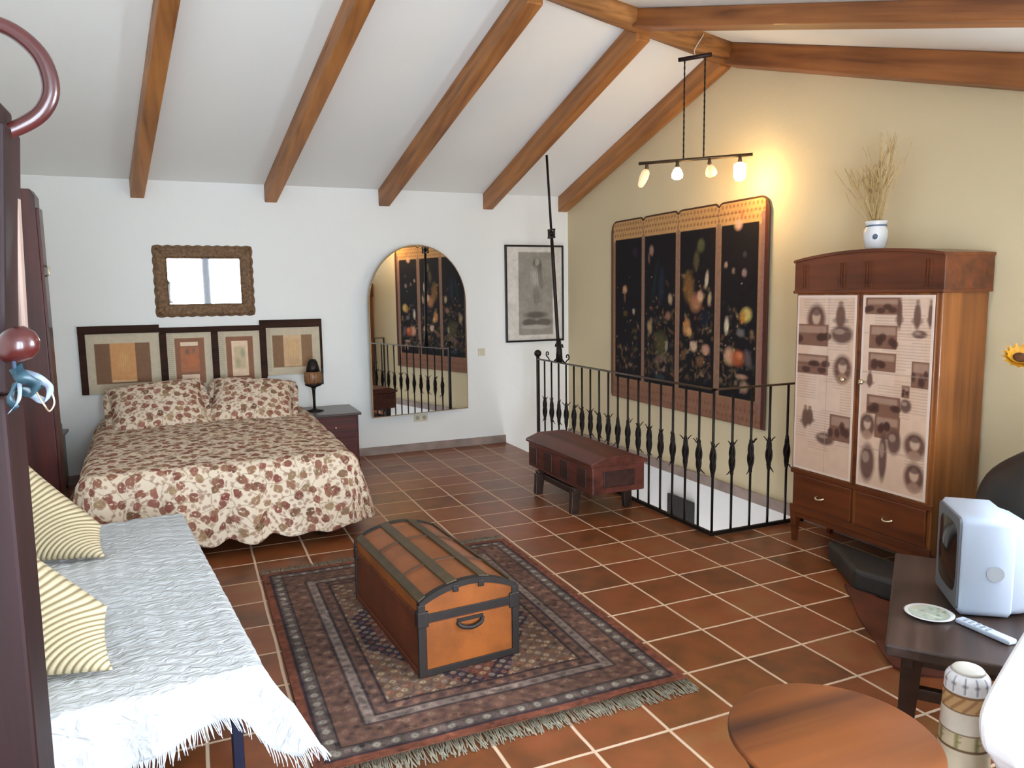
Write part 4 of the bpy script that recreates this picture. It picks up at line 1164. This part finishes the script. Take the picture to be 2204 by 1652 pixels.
hp = catmull([(1.60, .23, 3.32), (1.57, .20, 3.36), (1.60, .15, 3.44), (1.66, .22, 3.49)]); MB().tube(hp, .003, 6).build('white_cable', mat('white_cable_pvc', (220, 216, 205), .5), pl, world=True)
SHG = emis('lit_frosted_glass', (255, 226, 176), 7.0)
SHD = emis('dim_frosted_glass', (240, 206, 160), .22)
dirv = (p1-p0).normalized(); tt = [.075, .352, .635, .895]
for i, t_ in enumerate(tt):
    c = p0.lerp(p1, t_)
    so = MB().lathe([(.012, 0), (.012, -.02), (.016, -.04), (.014, -.055)], tuple(c), 14).build('lamp_socket', BR, pl, world=True)
    lit = i in (1, 3)
    tilt = [R(-22), 0, R(14), 0][i]
    rotM = Matrix.Translation(c+Vector((0, 0, -.05))) @ Matrix.Rotation(tilt, 4, Vector((dirv.y, -dirv.x, 0)).cross(Vector((0, 0, 1))).normalized() if False else Vector((math.cos(R(-23)), math.sin(R(-23)), 0)).cross(Vector((0, 0, 1))))
    if i == 0: prof = [(.016, 0), (.03, -.02), (.034, -.06), (.028, -.10), (.02, -.13), (.006, -.14)]
    elif i == 3: prof = [(.02, 0), (.042, -.012), (.044, -.05), (.042, -.10), (.03, -.125), (.004, -.13)]
    else: prof = [(.014, 0), (.03, -.02), (.042, -.05), (.04, -.075), (.02, -.088), (.004, -.09)]
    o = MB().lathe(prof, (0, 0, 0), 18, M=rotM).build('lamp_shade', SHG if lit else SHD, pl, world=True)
    tag(o, 'lit glowing glass shade' if lit else 'dim tan glass shade')
    if lit:
        l = bpy.data.lights.new('bulb', 'POINT'); l.energy = 3.8 if i == 3 else 2.0; l.color = lin(255, 206, 130); l.shadow_soft_size = .05
        lo_ = bpy.data.objects.new('bulb', l); COL.objects.link(lo_); lo_.location = c+Vector((.0, -.0, -.20))
# ------------------------------------------------------------------ WARDROBE
wr = thing('wardrobe', 'tall two door wardrobe papered with old printed pages against the gable wall', 'wardrobe', (1.86, -1.25, 0))
wx0, wx1, wy0, wy1 = 1.672, 2.042, -1.765, -.745
m = MB(); m.box(wx0+.014, wx1, wy0+.01, wy1-.01, .20, 1.62); m.build('carcass', WARD, wr, world=True, bevel=.006)
# cornice with a shallow gable top
n = 12; top = []
for i in range(n+1):
    t = i/n; y = wy0-.008+(wy1-wy0+.016)*t
    top.append((y, 1.805+.042*math.sin(PI*t)**.8))
m = MB(); m.prism([(wy1+.008, 1.62), (wy0-.008, 1.62)]+top, 'x', wx0-.004, wx1+.004, 0)
m.build('cornice', WARDR, wr, world=True, bevel=.004)
m = MB(); V = []
for i in range(n+1):
    y, z = top[i]; V += [(wx0-.016, y, z-.002), (wx1+.008, y, z-.002), (wx1+.008, y, z+.014), (wx0-.016, y, z+.014)]
fs = []
for i in range(n):
    a = i*4; fs += [(a+k, a+(k+1) % 4, a+4+(k+1) % 4, a+4+k) for k in range(4)]
fs += [(3, 2, 1, 0), (n*4, n*4+1, n*4+2, n*4+3)]
m.add(V, fs); m.build('top_moulding', WARDR, wr, world=True)
MB().box(wx0-.012, wx1, wy0-.012, wy1+.012, 1.612, 1.632).build('cornice_moulding', WARDR, wr, world=True, bevel=.005)
for yc in (-.83, -1.12, -1.30, -1.68):
    m = MB(); m.box(wx0-.006, wx0-.003, yc-.028, yc+.03, 1.642, 1.793)
    for k in range(3): m.box(wx0-.012, wx0-.004, yc-.02+.017*k, yc-.012+.017*k, 1.645, 1.79)
    m.build('fluting', WARDR, wr, world=True)
def newsprint(seed, w, h, pics):
    p = Paint(w, h, .0055, (216, 182, 156)); rs = np.random.RandomState(seed)
    for k in range(6): p.rect(rs.rand()*w, rs.rand()*w, rs.rand()*h*.9, h, (222, 196, 178), .35)
    lines = (np.sin(p.Y*2*PI/.0165) > .2)*1.0
    blk = np.zeros_like(p.X)
    for k in range(16):
        x = rs.rand()*w*.8; y = rs.rand()*h*.9; blk += ((p.X > x) & (p.X < x+w*.36) & (p.Y > y) & (p.Y < y+h*.13))*1.0
    p.mask(lines*np.clip(blk, 0, 1), (166, 138, 122), .5)
    for (x, y, a, b_, kind) in pics:
        x, y, a, b_ = (x-a*.1)*w, (y-b_*.1)*h, a*w*1.2, b_*h*1.2
        if kind == 0:
            p.rect(x, x+a, y, y+b_, (122, 82, 64), .95); p.rect(x+a*.05, x+a*.95, y+b_*.55, y+b_*.95, (186, 150, 128), .6, soft=.01)
            for q in range(5): p.ell(x+a*rs.rand(), y+b_*.4*rs.rand()+b_*.2, a*.15, b_*.22, (76, 48, 38), .9)
        elif kind == 1:
            p.ell(x+a/2, y+b_*.5, a*.5, b_*.5, (104, 68, 54), .95); p.ell(x+a/2, y+b_*.58, a*.22, b_*.26, (204, 170, 146), .9); p.ell(x+a/2, y+b_*.72, a*.28, b_*.14, (88, 62, 52), .8)
            p.ell(x+a/2, y+b_*.18, a*.3, b_*.2, (170, 132, 110), .8)
        elif kind == 2:
            p.ell(x+a/2, y+b_*.45, a*.3, b_*.5, (106, 74, 60), .95); p.ell(x+a/2, y+b_*.9, a*.16, b_*.09, (150, 112, 94), .9); p.ell(x+a*.5, y+b_*.3, a*.5, b_*.15, (110, 80, 68), .6)
        elif kind == 3:
            p.ell(x+a/2, y+b_/2, a/2, b_/2, (100, 70, 60), .95); p.ell(x+a*.4, y+b_*.62, a*.25, b_*.15, (176, 146, 126), .7)
    for k in range(1, 5): p.rect(0, w, h*k/5-.001+.01*rs.rand(), h*k/5+.002+.01*rs.rand(), (160, 132, 116), .4)
    p.rect(w*.55, w*.55+.004, 0, h, (170, 142, 126), .5)
    p.noise(.05, .03)
    p.rect(0, w, 0, .012, (226, 204, 188)); p.rect(0, w, h-.012, h, (226, 204, 188)); p.rect(0, .012, 0, h, (226, 204, 188)); p.rect(w-.012, w, 0, h, (226, 204, 188))
    return p
pics1 = [(.18, .78, .32, .17, 1), (.03, .73, .48, .1, 0), (.62, .83, .26, .13, 2), (.6, .74, .36, .1, 3), (.02, .57, .5, .09, 0), (.66, .53, .3, .15, 1), (.1, .25, .2, .12, 2), (.18, .27, .2, .1, 2), (.4, .17, .32, .07, 3), (.66, .22, .3, .12, 0)]
pics2 = [(.08, .91, .42, .07, 0), (.48, .84, .12, .15, 2), (.7, .84, .16, .13, 2), (.9, .85, .1, .12, 2), (.15, .74, .34, .1, 0), (.72, .79, .2, .04, 3), (.15, .62, .34, .08, 0), (.08, .53, .14, .08, 2), (.62, .5, .1, .05, 0), (.76, .56, .2, .11, 0), (.6, .42, .16, .07, 3), (.16, .40, .4, .08, 0), (.02, .26, .24, .13, 1), (.28, .28, .3, .1, 0), (.33, .05, .12, .25, 3), (.05, .03, .22, .2, 3), (.44, .2, .2, .13, 3), (.68, .2, .3, .13, 1), (.7, .04, .28, .14, 1)]
for (a, b_, pics, sd, ky, lab) in ((-1.238, -.760, pics1, 5, -1.165, 'left door covered with sepia printed pages'), (-1.735, -1.262, pics2, 9, -1.300, 'right door covered with sepia printed pages')):
    d_ = MB().box(wx0, wx0+.02, a, b_, .485, 1.612).build('door', WARD, wr, world=True, bevel=.003); tag(d_, lab)
    pp = newsprint(sd, b_-a-.02, 1.105, pics)
    pp.mb(lambda u, v, d: (wx0-.003+d, b_-.01-u, .496+v), .0025).build('printed_paper', PCOL, d_, world=True, colors=pp.cols())
    MB().lathe([(.006, 0), (.008, .012), (.016, .022), (.014, .032), (.0, .036)], (0, 0, 0), 16, M=Matrix.Translation((wx0-.003, ky, 1.105)) @ Matrix.Rotation(R(-90), 4, 'Y')).build('door_knob', BRASS, d_, world=True)
for (a, b_) in ((-1.24, -.775), (-1.735, -1.27)):
    d_ = MB().box(wx0-.004, wx0+.012, a, b_, .245, .455).build('drawer', WARDR, wr, world=True, bevel=.006)
    yc = (a+b_)/2
    MB().tube(catmull([(wx0-.006, yc+.032, .345), (wx0-.020, yc+.022, .338), (wx0-.026, yc, .333), (wx0-.020, yc-.022, .338), (wx0-.006, yc-.032, .345)]), [.004]*1+[.007]*23+[.004] if False else .007, 8).build('drawer_pull', BRASS, d_, world=True)
m = MB(); m.box(wx0, wx0+.02, wy0, wy1, .455, .485).box(wx0, wx0+.02, wy0, wy1, .20, .245).box(wx0, wx0+.02, -1.262, -1.238, .485, 1.612)
m.build('front_rail', WARDR, wr, world=True, bevel=.004)
for x in (wx0+.005, wx1-.055):
    for y in (wy0+.005, wy1-.05):
        m = MB(); m.hexa([(x+.01, y+.01, 0), (x+.04, y+.01, 0), (x+.04, y+.04, 0), (x+.01, y+.04, 0), (x, y, .20), (x+.05, y, .20), (x+.05, y+.05, .20), (x, y+.05, .20)])
        m.build('leg', WARDR, wr, world=True, bevel=.003)
MB().box(wx0+.008, wx0+.022, wy0+.05, wy1-.05, .165, .205).build('apron', WARDR, wr, world=True, bevel=.004)

# vase with dried grass
vz = 1.862
vs_ = thing('ceramic_vase', 'white ceramic jar with a blue band standing on top of the wardrobe', 'vase', (1.85, -1.18, vz))
CER = mat('white_ceramic', (222, 222, 222), .2, coat=.4); CERB = mat('blue_glaze', (96, 110, 132), .25)
MB().lathe([(.0, 0), (.045, 0), (.058, .02), (.066, .07), (.068, .11), (.055, .135), (.056, .15), (.064, .165), (.056, .168), (.05, .15), (.05, .12)], (0, 0, 0), 28).build('jar_body', CER, vs_)
MB().lathe([(.0585, .1345), (.0575, .1395), (.0575, .1445)], (0, 0, 0), 28).build('painted_band', CERB, vs_)
a_ = R(215); MB().sphere((.059*math.cos(a_), .059*math.sin(a_), .075), .024, sc3=(.5, .9, .75), n=14, m=8).build('painted_flower', CERB, vs_)
gm = MB(); rg_ = random.Random(4)
for i in range(105):
    a = rg_.random()*2*PI; r0 = rg_.random()*.035
    left = rg_.random() < .72
    lx = rg_.gauss(.05, .06) if left else rg_.gauss(-.04, .04)     # +y is left in view
    H_ = rg_.uniform(.20, .34) if left else rg_.uniform(.26, .50)
    px = r0*math.cos(a); py = r0*math.sin(a)
    P = [(px, py, .06), (px+.1*lx, py+.25*lx, .17), (px+rg_.gauss(0, .02), py+lx*.9, .17+H_*.6), (px+rg_.gauss(0, .05), py+lx*1.35+rg_.gauss(0, .015), .17+H_)]
    Q = catmull(P, 3); k = len(Q)
    gm.tube(Q, [.001 if j < k*.6 else .0022*math.sin(PI*min(1, (j-k*.6)/(k*.4)+.12))+.0006 for j in range(k)], 4)
t = thing('dried_grass', 'bunch of dried tan grasses standing in the white jar on the wardrobe', 'dried grass', (1.85, -1.18, vz)); tag(t, kind='stuff')
tag(gm.build('grass_stems', mat('straw', (196, 166, 112), .8, var=.25, scale=30), t), kind='stuff')

# ------------------------------------------------------------------ FLOOR VASE with sunflower, right edge
fv = thing('floor_vase', 'large round black floor vase behind the television', 'vase', (1.74, -2.36, 0))
MB().lathe([(0, 0)]+[(v.x, v.z) for v in catmull([(a_, 0, b_) for a_, b_ in ((.14, 0), (.22, .1), (.31, .35), (.345, .55), (.30, .74), (.17, .86), (.07, .90), (.055, .98), (.07, 1.0))], 5)]+[(.05, 1.0), (.045, .93)], (0, 0, 0), 56).build('vase_body', mat('black_glaze', (34, 32, 30), .5), fv)
sf = thing('sunflower', 'yellow orange artificial sunflower at the right edge beside the wardrobe', 'flower', (1.74, -2.36, .9))
MB().tube(catmull([(0, 0, 0), (.02, .03, .15), (0, .10, .28), (-.02, .21, .39)]), .007, 8).build('stem', mat('green_stem', (86, 84, 40), .7), sf)
MB().tube(catmull([(.01, -.01, 0), (.0, -.03, .15), (0, -.04, .30), (-.02, .0, .40)]), .007, 8).build('stem', mat('green_stem', (86, 84, 40), .7), sf)
YEL = mat('yellow_petals', (196, 138, 22), .6, var=.3, scale=30)
def flower(c, nrm, r_, nm):
    m = MB(); q = Vector(nrm).to_track_quat('Z', 'Y').to_matrix().to_4x4(); M = Matrix.Translation(c) @ q
    for ringk, (n_, rr_, tl) in enumerate(((14, r_, .25), (12, r_*.8, .55))):
        for k in range(n_):
            a = 2*PI*k/n_+ringk*.2; V = []
            for i in range(6):
                t = i/5; w_ = .022*math.sin(PI*min(.98, t+.12)); rad_ = .02+(rr_-.02)*t; z = tl*rad_*t+.002*ringk
                for s in (-1, 1): V.append(tuple(M @ Vector((rad_*math.cos(a)-s*w_*math.sin(a), rad_*math.sin(a)+s*w_*math.cos(a), z))))
            m.add(V, [(2*i, 2*i+1, 2*i+3, 2*i+2) for i in range(5)], 0, True)
    o = m.build(nm, YEL, sf, world=True)
    MB().lathe([(.028, -.006), (.03, .008), (.018, .018), (0, .02)], (0, 0, 0), 18, M=M).build('flower_centre', mat('brown_seed', (90, 52, 20), .9, bump=.6, bscale=300), o, world=True)
flower(Vector((1.715, -2.145, 1.30)), (-.5, -.5, .75), .08, 'petals')
flower(Vector((1.715, -2.36, 1.31)), (-.5, -.4, .7), .08, 'petals')

# ------------------------------------------------------------------ BENCH with television
ba = math.atan2(.616, .788)
bn = thing('low_bench', 'rustic dark wooden bench carrying the television at the right', 'bench', (.323, -2.627, 0), ba)
BNW = wood('bench_wood', (28, 19, 15), (70, 52, 44), 'x', .4, .8)
BL, BW_ = 1.06, .50         # local: x along, -y to the right/near
MB().box(0, BL, -BW_, 0, .335, .38).build('bench_top', BNW, bn, bevel=.008)
MB().box(.10, BL-.1, -BW_+.06, -BW_+.09, .26, .335).build('apron', DARKW, bn, bevel=.004)
MB().box(.10, BL-.1, -.09, -.06, .26, .335).build('apron', DARKW, bn, bevel=.004)
MB().box(.13, .16, -BW_+.08, -.08, .26, .335).build('apron', DARKW, bn, bevel=.004)
for lx, sx in ((.16, -1), (BL-.16, 1)):
    for ly, sy in ((-.09, 1), (-BW_+.09, -1)):
        m = MB(); t_, b_ = .037, .028; ox, oy = sx*-.02, sy*.015
        m.hexa([(lx-b_+ox, ly-b_+oy, 0), (lx+b_+ox, ly-b_+oy, 0), (lx+b_+ox, ly+b_+oy, 0), (lx-b_+ox, ly+b_+oy, 0), (lx-t_, ly-t_, .335), (lx+t_, ly-t_, .335), (lx+t_, ly+t_, .335), (lx-t_, ly+t_, .335)])
        m.build('leg', DARKW, bn, bevel=.004)
MB().box(.15, .185, -BW_+.1, -.1, .12, .165).build('stretcher', DARKW, bn, bevel=.004)
# television: local x = towards rear, y = across the screen (away from camera)
ta = R(-39)
tv = thing('television', 'small white tube television standing on the dark bench, screen turned left', 'television', (.760, -2.588, .381), ta)
H_ = .395; Wd = .325
def rrect(w0, w1, z0, z1, r_, n=5):
    pts = []
    for (cx, cz, a0) in ((w1-r_, z0+r_, -90), (w1-r_, z1-r_, 0), (w0+r_, z1-r_, 90), (w0+r_, z0+r_, 180)):
        for k in range(n+1):
            a = R(a0+90*k/n); pts.append((cx+r_*math.cos(a), cz+r_*math.sin(a)))
    return pts
def loft(secs):
    m = MB(); V = []; n = len(secs[0][1])
    for x, pts in secs: V += [(x, a, b_) for a, b_ in pts]
    fs = [(i*n+k, i*n+(k+1) % n, (i+1)*n+(k+1) % n, (i+1)*n+k)[::-1] for i in range(len(secs)-1) for k in range(n)]
    m.add(V, fs, 0, True); m.add([V[k] for k in range(n)], [tuple(range(n))]); m.add(V[-n:], [tuple(range(n))[::-1]]); return m
loft([(0, rrect(.012, Wd-.012, .012, H_-.012, .03)), (.012, rrect(.0, Wd, .0, H_, .035)), (.17, rrect(.004, Wd-.004, .004, H_-.004, .03)), (.18, rrect(.012, Wd-.012, .012, H_-.012, .03))]).build('housing', PLASTIC, tv)
loft([(.178, rrect(.02, Wd-.02, .01, H_-.02, .03)), (.23, rrect(.03, Wd-.03, .012, H_-.035, .04)), (.34, rrect(.08, Wd-.08, .02, H_-.10, .05)), (.36, rrect(.10, Wd-.10, .04, H_-.12, .04))]).build('rear_cover', PLASTIC, tv)
m = MB().grid(lambda u, v: (-.006-.018*(1-(2*u-1)**2)*(1-(2*v-1)**2), .035+(Wd-.07)*(1-u), .06+(H_-.10)*v), 16, 16); m.build('screen', BLACKP, tv)
m = MB(); m.prism(rrect(.018, Wd-.018, .02, H_-.015, .02), 'x', -.008, .0); m.build('bezel', mat('grey_bezel', (104, 108, 114), .4), tv)
MB().lathe([(.03, 0), (.03, .0015)], (0, 0, 0), 24, M=Matrix.Translation((.115, -.0005, .18)) @ Matrix.Rotation(R(90), 4, 'X')).build('speaker_grille', mat('grille_grey', (172, 178, 186), .6), tv)
pt = thing('small_plate', 'small oval patterned pale green plate on the bench beside the television', 'plate', (.672, -2.53, .3815))
MB().lathe([(0, .003), (.05, .003), (.082, .013), (.088, .012), (.055, .0), (0, .0)][::-1], (0, 0, 0), 36).build('plate_body', CER, pt)
m = Paint(.12, .12, .003, (176, 186, 172)); rs = np.random.RandomState(2)
for k in range(40): m.ell(rs.rand()*.12, rs.rand()*.12, .008, .006, [(120, 138, 124), (206, 210, 196), (140, 160, 146), (196, 176, 150)][rs.randint(4)], .8, rs.rand()*3)
V = []; colr = []
mm = MB(); nr, na = 14, 40
for i in range(nr):
    for k in range(na):
        r_ = .072*i/(nr-1); a = 2*PI*k/na; x, y = r_*math.cos(a), r_*math.sin(a)
        V.append((x, y, .0045+max(0, r_-.05)*.3)); colr.append(m.c[min(m.ny-1, int((y+.072)/.144*(m.ny-1))), min(m.nx-1, int((x+.072)/.144*(m.nx-1)))])
mm.add(V, [(i*na+k, i*na+(k+1) % na, (i+1)*na+(k+1) % na, (i+1)*na+k) for i in range(nr-1) for k in range(na)], 0, True)
mm.build('painted_centre', PGLASS, pt, colors=np.array(colr))
rm = thing('remote_control', 'slim white remote control lying on the bench in front of the television', 'remote control', (.72, -2.72, .3815), R(-92))
MB().box(-.105, .105, -.022, .022, 0, .018).build('remote_body', PLASTIC, rm, bevel=.006, seg=3)
for i in range(5):
    for j in range(3): MB().box(-.08+i*.022, -.068+i*.022, -.014+j*.011, -.006+j*.011, .018, .020).build('button', mat('button_grey', (150, 156, 166), .5), rm)

# ------------------------------------------------------------------ CHARCOAL FLOOR CUSHION, HIDE RUG, ROUND TABLE
m = MB(); m.prism([(1.36, -1.56), (1.61, -1.13), (1.648, -1.16), (1.652, -1.72), (1.76, -1.86), (1.74, -1.98), (1.46, -1.98)][::-1], 'z', .0, .12)
tag(m.build('floor_cushion', BLACKF, bevel=.025, seg=3), 'flat charcoal floor cushion on the tiles at the foot of the wardrobe', 'cushion')
out = [(1.37, -1.49), (1.24, -1.66), (1.10, -1.83), (.98, -2.02), (.90, -2.14), (.84, -2.25), (.86, -2.34), (.98, -2.42), (1.15, -2.44), (1.35, -2.30), (1.42, -2.12), (1.44, -1.95), (1.38, -1.75), (1.41, -1.6)]
P = [tuple(v)[:2] for v in catmull([(x, y, 0) for x, y in out], 4)]
HIDE = mat('brown_hide', (92, 40, 16), .75, var=.45, scale=5, bump=.3, bscale=200)
tag(MB().prism(P[::-1] if False else P, 'z', .001, .012).build('hide_rug', HIDE), 'irregular reddish brown hide rug partly under the dark bench', 'rug')
rt_ = thing('round_table', 'low round brown wooden table standing on the tiles next to the banded jar', 'table', (-.326, -3.006, 0))
RTW = wood('round_table_wood', (52, 24, 15), (156, 86, 34), 'x', .5, .22, coat=.0)
MB().lathe([(0, .395), (.268, .395), (.277, .402), (.277, .415), (.272, .42), (0, .42)], (0, 0, 0), 72).build('table_top', RTW, rt_)
MB().lathe([(.24, .35), (.245, .395)], (0, 0, 0), 48).build('apron', DARKW, rt_)
for k in range(3):
    a = R(35+120*k)
    MB().tube([(.2*math.cos(a), .2*math.sin(a), .36), (.235*math.cos(a), .235*math.sin(a), 0.0)], [.02, .014], 10).build('leg', DARKW, rt_)

# ------------------------------------------------------------------ DECORATED JAR and WHITE ARMCHAIR (bottom right)
jr = thing('banded_jar', 'tall cream cylindrical jar with brown and patterned bands beside the white armchair', 'jar', (.215, -3.01, 0))
p = Paint(2*PI*.075, .50, .004, (206, 192, 164)); w, h = p.w, p.h
p.rect(0, w, .436, .50, (216, 216, 218))
for k in range(12):
    x = w*k/12; p.line(x, .445, x, .488, .003, (80, 84, 110), .8); p.line(x-.006, .468, x+.006, .468, .004, (90, 84, 90), .7)
p.rect(0, w, .431, .437, (120, 90, 60)); p.rect(0, w, .387, .431, (186, 150, 104))
for k in range(12): p.line(w*k/12, .39, w*(k+1)/12, .428, .005, (140, 98, 66), .8)
p.rect(0, w, .380, .387, (110, 80, 54)); p.rect(0, w, .318, .380, (206, 198, 182)); p.rect(0, w, .313, .318, (110, 84, 60))
p.rect(0, w, .268, .313, (190, 174, 144))
for k in range(8): p.line(w*(k+.4)/8, .272, w*(k+.4)/8, .309, .006, (120, 122, 70), .9); p.line(w*(k+.4)/8, .29, w*(k+.6)/8, .292, .003, (120, 110, 70), .8); p.line(w*(k+.4)/8, .308, w*(k+.62)/8, .308, .003, (130, 120, 80), .7)
p.rect(0, w, .262, .268, (100, 76, 52)); p.rect(0, w, .16, .262, (196, 182, 156)); p.rect(0, w, .145, .16, (120, 92, 60)); p.noise(.06, .02)
V = []
for j in range(p.ny):
    for i in range(p.nx):
        a = p.X[j, i]/.075; r_ = .066+.011*math.sin(PI*min(1, (h-p.Y[j, i])/h*.5+.0))-.006*(p.Y[j, i]/h)-.022*max(0, (p.Y[j, i]-.47)/.03)**2
        V.append((r_*math.cos(a), r_*math.sin(a), p.Y[j, i]*.985))
m = MB(); nx = p.nx
m.add(V, [(j*nx+i, j*nx+i+1, (j+1)*nx+i+1, (j+1)*nx+i) for j in range(p.ny-1) for i in range(nx-1)], 0, True)
m.build('painted_wall', PGLASS, jr, colors=p.cols())
MB().lathe([(.0, .478), (.047, .488), (.040, .496), (.02, .499), (0, .50)], (0, 0, 0), 40).build('lid', mat('cream_lid', (206, 202, 194), .4), jr)
MB().lathe([(.0, .002), (.085, .002), (.085, .02), (.0, .02)], (0, 0, 0), 40).build('foot', DARKW, jr)

ac = thing('armchair', 'white slipcovered armchair cut off by the bottom right corner', 'armchair', (.5, -3.48, 0))
SLIP = mat('white_slipcover', (236, 238, 240), .85, bump=.3, bscale=10)
outl = [(.06, .02), (.06, .30), (.02, .38), (-.012, .42), (-.03, .49), (-.012, .55), (.055, .63), (.15, .73), (.27, .845), (.36, .90), (.48, .90), (.50, .80), (.46, .60), (.44, .02)]
oc = [(v.x, v.z) for v in catmull([(x, 0, z) for x, z in outl], 4)]
for (ya, yb_) in ((-3.33, -3.2), (-3.92, -3.79)):
    MB().prism(oc, 'y', ya, yb_).build('arm', SLIP, ac, world=True, bevel=.03, seg=4)
MB().box(.08, .72, -3.79, -3.33, .05, .40).build('seat', SLIP, ac, world=True, bevel=.04, seg=4)
MB().box(.09, .70, -3.785, -3.335, .40, .50).build('seat_cushion', SLIP, ac, world=True, bevel=.04, seg=4)
MB().box(.70, .92, -3.92, -3.2, .05, 1.02).build('backrest', SLIP, ac, world=True, bevel=.06, seg=4)

# ------------------------------------------------------------------ view
sc.view_settings.view_transform = 'Standard'; sc.view_settings.look = 'None'
sc.view_settings.gamma = 1; sc.view_settings.use_curve_mapping = False
sc.view_settings.exposure = 1.4
sc.cycles.max_bounces = 8; sc.cycles.diffuse_bounces = 5; sc.cycles.glossy_bounces = 4
sc.cycles.use_denoising = True
sc.cycles.sample_clamp_indirect = 6
